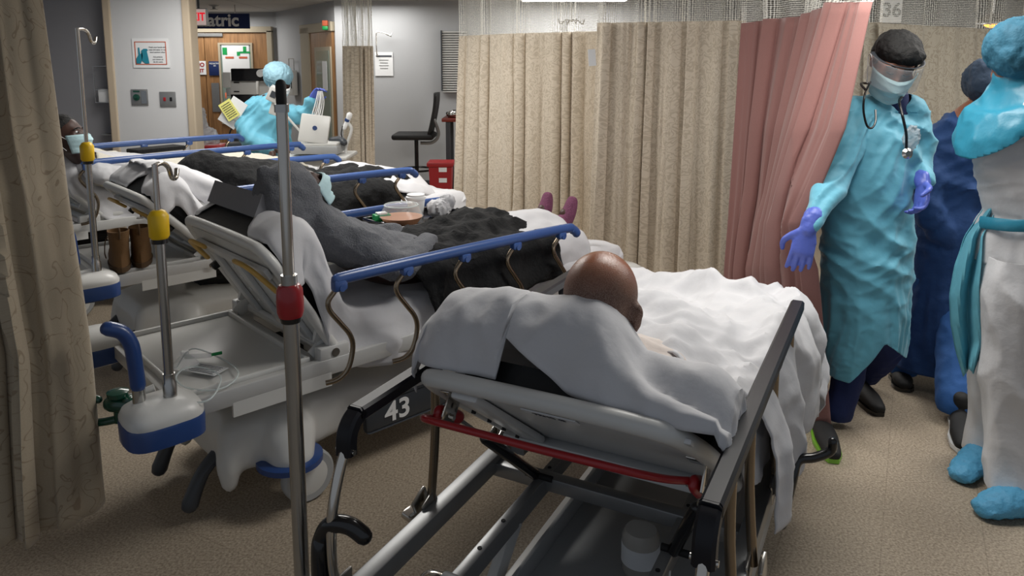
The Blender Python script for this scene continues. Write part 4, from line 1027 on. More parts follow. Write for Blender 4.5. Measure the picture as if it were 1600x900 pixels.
mb.tube([nk + V((0, .05, -.04)), V((.02, .62, .79)), V((.02, .78, .75)), V((.02, .92, .73))], [(.13, .08), (.17, .085), (.15, .08), (.16, .08)], 18, 5, ref=(1, 0, 0), round_ends=True)
for sd in (-1, 1):
    mb.tube([V((.02 + sd * .09, .92, .715)), V((.02 + sd * .09, 1.06, .72)), V((.02 + sd * .1, 1.3, .69)), V((.02 + sd * .1, 1.56, .685)), V((.02 + sd * .1, 1.60, .72))], [.07, .055, .042, .033, .026], 14, 5, round_ends=True)
    ar = sh + V((sd * .175, .06, -.055)); hd = V((.02 + sd * .15, .90, .705))
    mb.tube([ar, (ar + hd) / 2 + V((sd * .02, .02, -.05)), hd], [.044, .036, .025], 12, 5, round_ends=True)
    hand_chains(mb, hd, (-sd * .6, .8, 0), (0, 0, -1), .3, 1, -sd)
body = organic('body', mb, .0065, 'skin_light', pt1, 5)
# scalp stubble: own procedural material painted by real hair density (stubble grows low on the skull)
nt, b = node_mat('stubble'); N = nt.nodes; L = nt.links
tc = N.new('ShaderNodeTexCoord'); nz = N.new('ShaderNodeTexNoise'); nz.inputs['Scale'].default_value = 420; nz.inputs['Detail'].default_value = 3
r = N.new('ShaderNodeValToRGB'); r.color_ramp.elements[0].position = .42; r.color_ramp.elements[1].position = .6; r.color_ramp.elements[0].color = lin((84, 64, 54)); r.color_ramp.elements[1].color = lin((150, 132, 120))
L.new(tc.outputs['Object'], nz.inputs['Vector']); L.new(nz.outputs['Fac'], r.inputs[0]); L.new(r.outputs[0], b.inputs['Base Color']); b.inputs['Roughness'].default_value = .75
# mixed into the body material: bald crown skin, stubble round the sides and back
nt, b = node_mat('scalp_skin'); N = nt.nodes; L = nt.links
tc = N.new('ShaderNodeTexCoord')
sub_ = N.new('ShaderNodeVectorMath'); sub_.operation = 'SUBTRACT'; crown = hc + HR @ V((0, .015, .125)); sub_.inputs[1].default_value = crown
ln = N.new('ShaderNodeVectorMath'); ln.operation = 'LENGTH'; L.new(tc.outputs['Object'], sub_.inputs[0]); L.new(sub_.outputs[0], ln.inputs[0])
n0 = N.new('ShaderNodeTexNoise'); n0.inputs['Scale'].default_value = 25; L.new(tc.outputs['Object'], n0.inputs['Vector'])
ad = N.new('ShaderNodeMath'); ad.operation = 'MULTIPLY_ADD'; ad.inputs[1].default_value = .03; L.new(n0.outputs['Fac'], ad.inputs[0]); L.new(ln.outputs['Value'], ad.inputs[2])
r1 = N.new('ShaderNodeMapRange'); r1.inputs[1].default_value = .085; r1.inputs[2].default_value = .145; L.new(ad.outputs[0], r1.inputs[0])
r2 = N.new('ShaderNodeMapRange'); r2.inputs[1].default_value = .25; r2.inputs[2].default_value = .22; L.new(ad.outputs[0], r2.inputs[0])
mu = N.new('ShaderNodeMath'); mu.operation = 'MULTIPLY'; L.new(r1.outputs[0], mu.inputs[0]); L.new(r2.outputs[0], mu.inputs[1])
nz = N.new('ShaderNodeTexNoise'); nz.inputs['Scale'].default_value = 420; nz.inputs['Detail'].default_value = 2; L.new(tc.outputs['Object'], nz.inputs['Vector'])
gt = N.new('ShaderNodeMapRange'); gt.inputs[1].default_value = .38; gt.inputs[2].default_value = .6; L.new(nz.outputs['Fac'], gt.inputs[0])
hair = N.new('ShaderNodeMix'); hair.data_type = 'RGBA'; hair.inputs[6].default_value = lin((74, 54, 46)); hair.inputs[7].default_value = lin((128, 112, 102)); L.new(gt.outputs[0], hair.inputs[0])
mm = N.new('ShaderNodeMath'); mm.operation = 'MULTIPLY'; mm.inputs[1].default_value = .8; L.new(mu.outputs[0], mm.inputs[0])
n3 = N.new('ShaderNodeTexNoise'); n3.inputs['Scale'].default_value = 14; L.new(tc.outputs['Object'], n3.inputs['Vector'])
sk = N.new('ShaderNodeMix'); sk.data_type = 'RGBA'; sk.inputs[6].default_value = lin((140, 84, 60)); sk.inputs[7].default_value = lin((176, 120, 92)); L.new(n3.outputs['Fac'], sk.inputs[0])
mx = N.new('ShaderNodeMix'); mx.data_type = 'RGBA'; L.new(mm.outputs[0], mx.inputs[0]); L.new(sk.outputs[2], mx.inputs[6]); L.new(hair.outputs[2], mx.inputs[7]); L.new(mx.outputs[2], b.inputs['Base Color'])
far = N.new('ShaderNodeMapRange'); far.inputs[1].default_value = .25; far.inputs[2].default_value = .30; L.new(ln.outputs['Value'], far.inputs[0])
m9 = N.new('ShaderNodeMix'); m9.data_type = 'RGBA'; m9.inputs[7].default_value = lin((186, 130, 104)); L.new(far.outputs[0], m9.inputs[0]); L.new(mx.outputs[2], m9.inputs[6]); L.new(m9.outputs[2], b.inputs['Base Color'])
ro = N.new('ShaderNodeMapRange'); ro.inputs[3].default_value = .24; ro.inputs[4].default_value = .65; L.new(mu.outputs[0], ro.inputs[0]); L.new(ro.outputs[0], b.inputs['Roughness'])
bp_ = N.new('ShaderNodeBump'); bp_.inputs['Strength'].default_value = .25; bp_.inputs['Distance'].default_value = .003; L.new(nz.outputs['Fac'], bp_.inputs['Height']); L.new(bp_.outputs[0], b.inputs['Normal'])
body.data.materials[0] = M['scalp_skin']
# gown on the shoulders and torso
mb = MB()
mb.tube([sh + V((-.0, .01, -.01)), V((.02, .60, .81)), V((.02, .76, .765)), V((.02, .9, .75))], [(.155, .075), (.19, .09), (.17, .088), (.18, .085)], 18, 5, ref=(1, 0, 0), round_ends=True)
for sd in (-1, 1):
    ar = sh + V((sd * .175, .05, -.045)); mb.tube([sh + V((sd * .1, .03, -.01)), ar, ar + V((sd * .03, .12, -.06))], [.07, .066, .058], 14, 4, round_ends=True)
ax = nk + V((0, .0, .0))
organic('gown', mb, .009, 'gown_print', pt1, 5, folds(.007, (9, 9, 9), 4), keep=lambda co: (co - ax).length - .118, solid=.003)

# ------------------------------------------------------------ hooded patient, stretcher 1
def back_bedding(bed, back, zh, half, label, seed, th=.10, z1=None, trim=None, tw=.11, bump=None, mt='mattress_black', amp=.009, end=1.62, drop=.2, dropL=.1):
    (yb, zb), (yh, zh_) = back; d_ = V((yh - yb, zh_ - zb)); dn_ = d_.normalized(); n_ = V((-dn_.y, dn_.x))
    o_ = lambda s, k: tuple(V((yb, zb)) + d_ * s + n_ * k)
    mattress(bed, [o_(.0, .025), o_(.5, .025), (yh, zh_ + .03), (yh + .25, zh_ + .02), (1.6, zh_ + .02)], half - .012, th, mt)
    k = th + .058
    P = [o_(.02, .02), o_(-.03, th * .55), o_(.0, k), o_(.1, k + .035), o_(.25, k + .03), o_(.5, k), (yh + .07, zh_ + k + .01), (yh + .3, zh_ + k - .01), (end, zh_ + k - .01), (end + .05, zh_ + .08), (end + .06, zh_ - .06)]
    so = sheet('fitted_sheet', None, P, half, dropL, drop, 'sheet', bump, amp, seed, sfn=trim, step=.016, out=.03, rnd=.045, sc=(6, 4))
    so.matrix_world = Matrix.Translation(bed.location) @ Matrix.Rotation(bed.rotation_euler.z, 4, 'Z'); tag(so, label, 'sheet')
    return so
def on_bed(o, bed): o.matrix_world = Matrix.Translation(bed.location) @ Matrix.Rotation(bed.rotation_euler.z, 4, 'Z'); return o

back_bedding(bed1, ((-.21, .985), (.07, .53)), .53, .345, 'white sheet on the stretcher of the grey hooded patient', 5,
             trim=lambda x: .004 + .06 * max(0, min(1, (.2 - x) / .12)) * max(0, min(1, (x + .30) / .1)))
# grey foam wedge on the head end
tg = empty('foam_wedge', 'grey and black foam headrest leaning behind the grey hooded patient', 'cushion', bed1.location, bed1.rotation_euler.z)
def l1(px, py, z): return lp(bed1, px, py, z)
a_ = [V((-.30, -.14, 1.0)), V((.12, -.14, 1.0)), V((.12, .14, .82)), V((-.30, .14, .82))]
mb = MB(); mb.loft([[p + V((0, 0, .0)) for p in a_], [p + V((0, .05, .11)) for p in a_]]); 
bmesh.ops.bevel(mb.bm, geom=list(mb.bm.edges), offset=.015, segments=2, affect='EDGES')
mb.build('cushion_core', 'mattress_black', tg)
b_ = [p * 1 + V((.012 * (1 if p.x > 0 else -1), .018 + (-.014 if p.y < 0 else .014), .05)) for p in a_]
MB().loft([b_, [q + V((0, .036, .082)) for q in b_]]).build('vinyl_top', 'mattress_grey', tg)

pt2 = bed_person(bed1, 'patient in a grey hooded sweatshirt and face mask lying on the stretcher')
z_ = 1.08
hc = V((.08, .06, 1.115)); HR2 = rotm(185, -38, 0)
mb = MB(); head_mesh(mb, hc, HR2, 1.0)
mb.tube([hc + V((0, .0, -.03)), hc + V((0, .07, -.13))], [.055, .06], 12, 0, round_ends=True)
ch = hc + V((0, .13, -.19))
mb.tube([ch, V((.08, .38, .80)), V((.07, .55, .74)), V((.06, .68, .73))], [(.15, .08), (.17, .1), (.15, .1), (.15, .09)], 16, 5, ref=(1, 0, 0), round_ends=True)
for sd in (-1, 1):
    mb.tube([V((.06 + sd * .08, .68, .73)), V((.06 + sd * .09, .98, .735)), V((.05 + sd * .08, 1.28, .73)), V((.05 + sd * .08, 1.50, .75)), V((.05 + sd * .08, 1.52, .83))], [.075, .06, .05, .04, .032], 14, 5, round_ends=True)
    hd = V((.08 + sd * .10, .62, .83))
    mb.tube([ch + V((sd * .16, .02, 0)), V((.08 + sd * .24, .36, .80)), hd], [.05, .042, .028], 12, 5, round_ends=True)
    hand_chains(mb, hd, (-sd * .7, .5, 0), (0, 0, -1), .4, 1, -sd)
organic('body', mb, .009, 'skin_dark', pt2, 4)
mask_part(pt2, hc, HR2, 1.08)
# hoodie
mb = MB()
mb.ball(hc + HR2 @ V((0, .035, .015)), (.118, .125, .135), HR2, 24); mb.ball(hc + HR2 @ V((0, .07, -.05)), (.11, .1, .12), HR2, 24); mb.tube([hc + HR2 @ V((0, .06, .02)), hc + HR2 @ V((0, .05, .16))], [.07, .02], 12, 0, round_ends=True)
mb.tube([hc + V((0, .02, -.08)), ch + V((0, .0, .0)), V((.08, .38, .83)), V((.07, .52, .775)), V((.065, .60, .76))], [(.11, .09), (.2, .095), (.2, .1), (.18, .1), (.18, .09)], 18, 5, ref=(1, 0, 0), round_ends=True)
for sd in (-1, 1):
    hd = V((.08 + sd * .13, .58, .85))
    mb.tube([ch + V((sd * .13, .0, 0)), ch + V((sd * .19, .06, -.03)), V((.08 + sd * .25, .36, .815)), hd], [.075, .07, .06, .045], 14, 5, round_ends=True)
fc = hc + HR2 @ V((0, -.14, -.02))
organic('hoodie', mb, .010, 'hoodie', pt2, 4, folds(.012, (8, 8, 8), 9), keep=lambda co: (co - fc).length - .125, solid=.006)
for sd in (-1, 1):
    mb = MB(); mb.tube([V((.05 + sd * .08, 1.40, .79)), V((.05 + sd * .08, 1.50, .785)), V((.055 + sd * .085, 1.54, .84)), V((.055 + sd * .09, 1.56, .90))], [(.042, .042), (.045, .045), (.042, .036), (.034, .022)], 14, 4, ref=(1, 0, 0), round_ends=True)
    organic('sock', mb, .007, 'sock', pt2, 4)
# blanket over shins, black coat over lap
def shin(y, x): return blob(y, x, 1.3, .05, .5, .18, .10) + .012 * ridge((x, y, 0), (6, 5, 1), 1)
on_bed(tag(sheet('blanket', None, [(1.1, .76), (1.2, .765), (1.3, .765), (1.44, .76), (1.47, .74)], .33, .1, .16, 'sheet', shin, .008, 15, step=.015, out=.03), 'white blanket over the shins of the patient with purple socks', 'blanket'), bed1)
def heap(name, label, cat, bed, P, half, dl, drr, m, bumpf, amp, seed, sc=(6, 5), out=.04):
    return on_bed(tag(sheet(name, None, P, half, dl, drr, m, bumpf, amp, seed, step=.014, out=out, rnd=.06, solid=.012, sc=sc, efn=None), label, cat), bed)
def coat(y, x): return blob(y, x, .75, .1, .28, .24, .07) + blob(y, x, 1.0, .0, .2, .16, .07) + .02 * ridge((x, y, 0), (7, 6, 1), 6) + .012 * ridge((x, y, 0), (15, 12, 1), 7)
heap('coat', 'black coat heaped over the lap of the grey hooded patient', 'coat', bed1, [(.42, .75), (.48, .80), (.62, .79), (.85, .785), (1.1, .80), (1.2, .815), (1.24, .775)], .37, .04, .17, 'black_cloth', coat, .02, 21)
def towel(y, x): return .02 * ridge((x, y, 0), (8, 8, 1), 2)
on_bed(tag(sheet('towel', None, [(.34, .80), (.42, .83), (.55, .825), (.66, .79), (.7, .76)], .16, .1, .1, 'sheet', towel, .022, 44, step=.012, out=.03, sc=(9, 8)), 'crumpled white cloth beside the food container', 'towel'), bed1).location += Matrix.Rotation(bed1.rotation_euler.z, 3, 'Z') @ V((-.17, 0.0, 0))
# tray and food
tp = lp(bed1, 690, 382, .86)
tr = empty('meal_tray', 'black meal tray lying across the stretcher beyond the blue rail', 'tray', bed1.location, bed1.rotation_euler.z)
tx, ty, tz = -.23, .86, .84
mb = MB(); mb.box((tx, ty, tz), (.30, .46, .01), bev=.003)
for s in (-1, 1): mb.box((tx + s * .15, ty, tz + .012), (.012, .46, .02), bev=.004); mb.box((tx, ty + s * .23, tz + .012), (.3, .012, .02), bev=.004)
mb.build('tray_body', 'black_plastic', tr)
def bl(bed, x, y, z): return Matrix.Translation(bed.location) @ Matrix.Rotation(bed.rotation_euler.z, 4, 'Z') @ V((x, y, z))
t = empty('food_container', 'clear plastic domed food container on the black tray', 'container', bl(bed1, tx + .03, ty - .13, tz + .006))
MB().lathe([(.0, 0), (.075, 0), (.098, .03), (.1, .035), (.0, .035)], (0, 0, 0)).build('base', 'foodish', t)
MB().lathe([(.1, .034), (.105, .036), (.098, .05), (.082, .085), (.075, .09), (.07, .086), (.0, .084)], (0, 0, 0)).build('lid', 'clear', t)
MB().tube([(.08 * math.cos(i * math.pi / 12), .08 * math.sin(i * math.pi / 12), .09) for i in range(25)], .004, 6, 0).build('lid_rim', 'clear_tube', t)
t = empty('lidded_cup', 'white lidded cup standing behind the clear food container', 'cup', bl(bed1, tx - .06, ty + .02, tz + .006))
MB().lathe([(0, 0), (.035, 0), (.046, .09), (.0, .09)], (0, 0, 0)).build('cup_body', 'white', t); MB().lathe([(.0, .088), (.05, .088), (.05, .1), (.044, .104), (.044, .112), (0, .112)], (0, 0, 0)).build('cup_lid', 'white', t)
t = organic('napkin', MB().ball((0, 0, .04), (.06, .05, .045)).ball((.04, .02, .07), (.04, .03, .04)), .007, 'sheet', None, 3, folds(.014, (26, 26, 26), 2)); t.location = bl(bed1, tx + .02, ty + .1, tz + .006); tag(t, 'crumpled white napkin beside the lidded cup', 'napkin')
t = empty('juice_carton', 'small green and white carton lying beside the food container', 'carton', bl(bed1, tx - .05, ty - .19, tz + .006), .5)
MB().box((0, 0, .025), (.08, .05, .035), bev=.005).build('carton_body', 'bright_green', t); MB().box((0, 0, .045), (.05, .04, .012), bev=.003).build('carton_top', 'white', t)

# ------------------------------------------------------------ black-jacket patient, stretcher 2
BK2 = ((-.30, .94), (.04, .60))
back_bedding(bed2, BK2, .60, .35, 'white sheet with a dark gap on the middle stretcher', 12, trim=lambda x: .004 + .05 * max(0, 1 - abs(x - .12) / .12), dropL=.1, drop=.14)
pt3 = bed_person(bed2, 'patient curled under a black jacket on the middle stretcher')
mb = MB(); hc = V((-.12, .16, .99)); HR3 = rotm(120, 0, 50); head_mesh(mb, hc, HR3, 1)
mb.tube([hc, V((-.05, .3, .91)), V((.0, .5, .84)), V((.02, .8, .79))], [(.06, .06), (.14, .1), (.15, .12), (.14, .12)], 14, 5, round_ends=True)
for sd in (-1, 1):
    mb.tube([V((.02 + sd * .07, .8, .79)), V((.05 + sd * .07, 1.08, .84)), V((.05 + sd * .07, 1.35, .80)), V((.05 + sd * .07, 1.5, .79))], [.08, .065, .05, .04], 12, 5, round_ends=True)
    mb.tube([V((-.03 + sd * .12, .34, .91)), V((.02 + sd * .17, .56, .87)), V((.0 + sd * .1, .72, .91))], [.05, .042, .03], 12, 5, round_ends=True); hand_chains(mb, V((sd * .1, .72, .91)), (-sd * .6, .6, 0), (0, 0, -1), .4, 1, -sd)
organic('body', mb, .011, 'skin_dark', pt3, 4)
mb = MB(); mb.ball(hc + V((0, 0, .0)), (.12, .14, .115), None, 20); mb.ball(hc + V((.0, -.03, .01)), (.1, .12, .1), None, 20)
mb.tube([hc + V((0, .03, .0)), V((-.05, .3, .94)), V((.0, .5, .90)), V((.02, .72, .87))], [(.12, .11), (.2, .13), (.19, .13), (.17, .12)], 16, 5, ref=(1, 0, 0), round_ends=True)
for sd in (-1, 1): mb.tube([V((-.05 + sd * .14, .28, .93)), V((.02 + sd * .2, .5, .89)), V((sd * .13, .70, .93))], [.08, .07, .055], 12, 5, round_ends=True)
organic('hooded_jacket', mb, .012, 'black_cloth', pt3, 4, folds(.018, (7, 7, 7), 31), keep=lambda co: .72 - co.y)
mb = MB()
for sd in (-1, 1): mb.tube([V((.03, .7, .81)), V((.04 + sd * .08, .85, .83)), V((.07 + sd * .08, 1.08, .86)), V((.07 + sd * .08, 1.3, .82)), V((.07 + sd * .07, 1.42, .79))], [.13, .115, .1, .075, .06], 14, 5, round_ends=True)
organic('black_trousers', mb, .012, 'black_cloth', pt3, 4, folds(.018, (8, 8, 8), 33))
on_bed(tag(sheet('blanket', None, [(-.20, 1.06), (-.1, 1.07), (.1, .98), (.25, .88)], .23, .1, .12, 'sheet', lambda y, x: .015 * ridge((x, y, 0), (7, 6, 1), 9), .01, 51, step=.014), 'white pillowcase bunched at the head of the middle stretcher', 'pillow'), bed2)
on_bed(tag(sheet('blanket', None, [(.9, .86), (1.1, .93), (1.3, .90), (1.5, .84), (1.56, .74)], .3, .14, .05, 'sheet', lambda y, x: .02 * ridge((x, y, 0), (6, 5, 1), 19) - (.1 if x > .12 else 0) * (x - .12) * 5, .012, 61, step=.016), 'white blanket over the far side of the black jacket patient', 'blanket'), bed2)
heap('coat', 'black coat hanging over the near side of the middle stretcher under its blue rail', 'coat', bed2, [(.38, .86), (.45, .90), (.6, .90), (.85, .88), (1.05, .88), (1.15, .85)], .40, -.42, .34, 'black_cloth', lambda y, x: .02 * ridge((x, y, 0), (9, 7, 1), 16), .02, 81)
# boots on the tray of stretcher 2
def boot():
    t = empty('boot', '', 'boot'); 
    mb = MB()
    def ring(cy, z, rx, ry): return [V((rx * math.cos(2 * math.pi * i / 20), cy + ry * math.sin(2 * math.pi * i / 20), z)) for i in range(20)]
    up = MB().loft([ring(.045, .02, .044, .135), ring(.045, .06, .045, .13), ring(.02, .085, .043, .1), ring(-.02, .11, .041, .062), ring(-.03, .15, .043, .055), ring(-.03, .19, .047, .058), ring(-.03, .19, .041, .052), ring(-.03, .13, .036, .048)])
    u = up.build('boot_upper', 'boot', t)
    mb = MB().loft([ring(.045, 0, .046, .138), ring(.045, .024, .05, .142)]); mb.build('sole', 'boot_sole', t)
    MB().tube([(0, -.088, .16), (0, -.1, .19), (0, -.09, .21), (0, -.08, .19)], .004, 6, 4).build('pull_loop', 'boot_sole', t)
    lc = MB()
    for i in range(4): lc.tube([(-.03, .035 + .02 * i - .02, .13 - i * .014), (0, .05 + .02 * i - .02, .14 - i * .014), (.03, .035 + .02 * i - .02, .13 - i * .014)], .003, 6, 3)
    lc.tube([(-.02, .03, .16), (-.05, .03, .14), (-.06, .0, .09), (-.055, .03, .05)], .0025, 6, 5); lc.build('laces', 'boot_sole', t)
    return t
def dup(root):
    r = root.copy(); C.objects.link(r)
    for ch_ in root.children:
        c_ = ch_.copy(); C.objects.link(c_); c_.parent = r
        for g_ in ch_.children: d_ = g_.copy(); C.objects.link(d_); d_.parent = c_
    return r
b1 = boot(); b2_ = dup(b1)
for o_, px_, py_, lab in ((b1, 180, 424, 'left one of the tan suede boots, partly behind the steel pole'), (b2_, 214, 416, 'right one of the tan suede boots on the stretcher tray')):
    q = pt(px_, py_, z=.61); o_.location = q + V((0, .05, 0)); o_.rotation_euler = (0, 0, math.radians(32 if o_ is b1 else 26)); o_['label'] = lab; o_['group'] = 'tan boots on the tray'
    o_.scale = (1.04,) * 3

# ------------------------------------------------------------ masked patient, stretcher 3
back_bedding(bed3, ((-.25, 1.0), (.1, .66)), .66, .36, 'white sheet on the farthest stretcher beside the pillar', 17)
pt4 = bed_person(bed3, 'dark skinned patient with pale face mask on the farthest stretcher')
hc = lp(bed3, 104, 212, 1.18); HR4 = rotm(133, -12, 0); hc = V(hc)
mb = MB(); head_mesh(mb, hc, HR4, 1.0)
mb.tube([hc + V((0, .0, -.05)), V((hc.x * .6, hc.y + .14, 1.0))], [.058, .06], 12, 0, round_ends=True)
mb.tube([V((hc.x * .6, hc.y + .16, .95)), V((0, .5, .84)), V((0, .75, .82)), V((0, .85, .81))], [(.17, .08), (.17, .09), (.15, .09), (.14, .08)], 14, 5, ref=(1, 0, 0), round_ends=True)
for sd in (-1, 1):
    mb.tube([V((sd * .08, .85, .81)), V((sd * .08, 1.15, .84)), V((sd * .08, 1.5, .82)), V((sd * .08, 1.55, .88))], [.075, .06, .045, .03], 12, 5, round_ends=True)
    hd = V((.05 + sd * .12, .98, .87)); mb.tube([V((hc.x * .6 + sd * .15, hc.y + .18, .93)), V((sd * .24, .62, .84)), hd], [.05, .04, .028], 12, 5, round_ends=True); hand_chains(mb, hd, (.1, .9, .1), (0, 0, -1), .4, 1.05, -sd)
organic('body', mb, .010, 'skin_dark', pt4, 4); mask_part(pt4, hc, HR4, 1.1); face_features(pt4, hc, HR4, 1.0)
mb = MB(); mb.ball(hc + HR4 @ V((0, .03, .06)), (.086, .1, .075), HR4); mb.ball(hc + HR4 @ V((0, .05, .02)), (.082, .075, .07), HR4); organic('hair', mb, .008, 'hair_black', pt4, 3, folds(.002, (40, 40, 40)))
mb = MB(); mb.tube([V((hc.x * .6, hc.y + .12, .98)), V((hc.x * .5, hc.y + .22, .95)), V((0, .6, .86))], [(.13, .08), (.2, .1), (.19, .1)], 16, 5, ref=(1, 0, 0), round_ends=True)
for sd in (-1, 1): mb.tube([V((hc.x * .6 + sd * .12, hc.y + .16, .95)), V((hc.x * .6 + sd * .17, hc.y + .22, .92)), V((sd * .25, .58, .85))], [.07, .07, .06], 12, 5, round_ends=True)
organic('gown', mb, .011, 'sheet', pt4, 4, folds(.008, (8, 8, 8), 3))
on_bed(tag(sheet('blanket', None, [(.10, 1.08), (.24, 1.02), (.5, .94), (.9, .90), (1.2, .90), (1.5, .89), (1.6, .84)], .38, .1, .22, 'cream_blanket', lambda y, x: blob(y, x, .6, 0, .6, .2, .05) + .02 * ridge((x, y, 0), (5, 4, 1), 9) - .03, .012, 71, step=.017), 'cream blanket over the masked patient beside the pillar', 'blanket'), bed3)
t = MB().box((0, 0, 0), (.16, .36, .03), bev=.01).build('folded_belt', 'black_cloth'); t.location = bl(bed3, -.02, .62, 1.0); t.rotation_euler = (0, 0, -.6); tag(t, 'black strap lying on the cream blanket', 'strap')

# ------------------------------------------------------------ oxygen gear on tray of stretcher 1
def tubing(label, pts, r=.003):
    base = V(pts[0]); o = MB().tube([V(p) - base for p in pts], r, 8, 6).build('oxygen_tubing', 'clear_tube'); o.location = base; tag(o, label, 'tubing'); return o
zt_ = .562
def T1(px, py, z=zt_): return pt(px, py, z=z)
mk = empty('oxygen_mask', 'clear oxygen mask with a green tip lying in coiled tubing', 'mask', T1(290, 570))
MB().lathe([(.0, .05), (.012, .05), (.014, .035), (.03, .02), (.045, .0), (.0, .0)], (0, 0, .0)).build('mask_cup', 'clear', mk)
MB().tube([(.0, .0, .03), (.04, .03, .02), (.07, .05, .016)], .009, 10, 3).build('mask_connector', 'clear', mk)
MB().tube([(.07, .05, .016), (.10, .07, .016)], .006, 10, 0).build('green_tip', 'bright_green', mk)
tubing('coiled clear oxygen tubing on the head tray of the front blue stretcher', [T1(275, 575, .58), T1(300, 545, .575), T1(345, 560), T1(372, 580), T1(360, 600), T1(330, 610), T1(290, 605), T1(275, 590, .575), T1(290, 575, .58), T1(320, 575, .57), T1(345, 590, .57), T1(330, 622, .575), T1(300, 628, .57), T1(270, 610, .57)])
t = empty('printed_card', 'small printed instruction card stuck on the stretcher tray', 'card', T1(322, 577, zt_ - .004), -.35)
MB().box((0, 0, 0), (.13, .07, .002)).build('card', 'paper', t, False)
mb = MB()
for i in range(6): mb.box((0, -.025 + i * .01, .0015), (.1, .002, .001))
mb.build('print', 'ink', t, False)
# green oxygen valve at the head end
c = lp(bed1, 188, 640, .53)
vg = empty('oxygen_regulator', 'dark green oxygen valve hanging off the head end of the front blue stretcher', 'valve', pt(186, 640, z=.53))
mb = MB(); mb.tube([(-.02, 0, .02), (.03, .0, .015)], .026, 14, 0, round_ends=True); mb.lathe([(.012, 0), (.03, .005), (.032, .02), (.012, .026)], (0, 0, .04)); mb.cyl((.0, 0, -.04), (.0, 0, .05), .016); mb.box((.035, 0, .02), (.03, .04, .05), bev=.008)
mb.build('valve_body', 'valve_green', vg)
MB().tube([(.0, .0, -.03), (-.06, -.005, -.04), (-.088, -.005, -.035), (-.092, -.005, .0), (-.078, -.005, .035), (-.06, -.005, .035)], .0125, 12, 5, round_ends=True).build('valve_handle', 'valve_green', vg)
MB().cyl((-.01, .0, .02), (.09, .05, .05), .012).build('mount_arm', 'white_plastic', vg)
# a jar under near stretcher
c = lp(bedN, 1005, 872, .33)
t = empty('plastic_jar', 'clear plastic suction jar with a worn label under the nearest stretcher', 'jar', pt(1000, 890, z=.30)); 
MB().lathe([(0, 0), (.045, 0), (.048, .01), (.048, .1), (.04, .115), (0, .115)], (0, 0, 0)).build('jar_body', 'jar', t)
MB().lathe([(.049, .03), (.0495, .03), (.0495, .08), (.049, .08)], (0, 0, 0)).build('jar_label', 'paper', t)

# ============================================================ STANDING PEOPLE
# doctor
DY = 3.12
o0 = pt(1345, 640, y=DY); o0 = V((o0.x, DY, 0)); doc = empty('person', 'worker in a cyan gown, face shield and stethoscope holding back the pink curtain', 'person', o0)
def D(px, py, y=DY): return pt(px, py, y=y) - o0
hc = D(1396, 101, DY + .0); HRd = rotm(-14, 26, 10)
mb = MB(); head_mesh(mb, hc, HRd, 1.03)
nk = D(1388, 168, DY + .06)
mb.tube([hc + HRd @ V((0, .03, -.04)), nk], [.055, .062], 14, 0, round_ends=True)
mb.tube([nk, D(1375, 220, DY + .06), D(1360, 320, DY + .05), D(1352, 400, DY + .04)], [(.09, .07), (.15, .1), (.14, .1), (.15, .11)], 16, 5, ref=(1, 0, 0), round_ends=True)
for pts_ in ([D(1345, 190, DY + .04), D(1305, 275, DY - .12), D(1268, 345, DY - .29)], [D(1425, 190, DY + .06), D(1436, 250, DY + .04), D(1441, 272, DY - .07)]): mb.tube(pts_, [.05, .036, .022], 12, 5, round_ends=True)
kn1, ft1 = D(1333, 540, DY + .0), D(1310, 672, DY - .02)
kn2, ft2 = D(1385, 530, DY + .2), D(1350, 610, DY + .36)
mb.tube([D(1330, 410, DY + .02), kn1, V((ft1.x, ft1.y, .1))], [.085, .06, .04], 14, 5, round_ends=True); mb.tube([D(1375, 410, DY + .06), kn2, V((ft2.x, ft2.y, .1))], [.085, .06, .04], 14, 5, round_ends=True)
organic('body', mb, .008, 'skin_tan', doc, 4)
face_features(doc, hc, HRd, 1.03, lids='skin_tan'); mask_part(doc, hc, HRd, 1.14)
mb = MB()
mb.ball(hc + HRd @ V((0, .012, .068)), (.092, .108, .075), HRd, 26); mb.ball(hc + HRd @ V((0, .055, .025)), (.088, .078, .085), HRd, 26); mb.ball(hc + HRd @ V((.015, -.05, .075)), (.075, .06, .045), HRd, 20)
for sd in (-1, 1): mb.ball(hc + HRd @ V((sd * .078, -.01, .03)), (.012, .022, .035), HRd, 12)
organic('hair', mb, .006, 'hair_black', doc, 3, lambda co, n_: .004 * noise.noise(co * 45) + .0025 * noise.noise(V((co.x * 140, co.y * 50, co.z * 60))))
# face shield
rows = []
for i in range(12):
    f = i / 11; row = []
    for j in range(25):
        a_ = (j / 24 - .5) * math.radians(165); r_ = .108 + .008 * f
        row.append(hc + HRd @ V((math.sin(a_) * r_ * .95, -.02 - math.cos(a_) * (r_ + .012), .045 - .105 * f)))
    rows.append(row)
vs = grid('face_shield', rows, 'visor', doc, .001)
MB().tube([hc + HRd @ V((math.sin(a_) * .098, -.012 - math.cos(a_) * .106, .043)) for a_ in [math.radians(-95 + i * 19) for i in range(11)]], (.003, .009), 8, 2, ref=(0, 0, 1)).build('shield_band', 'dark_plastic', vs)
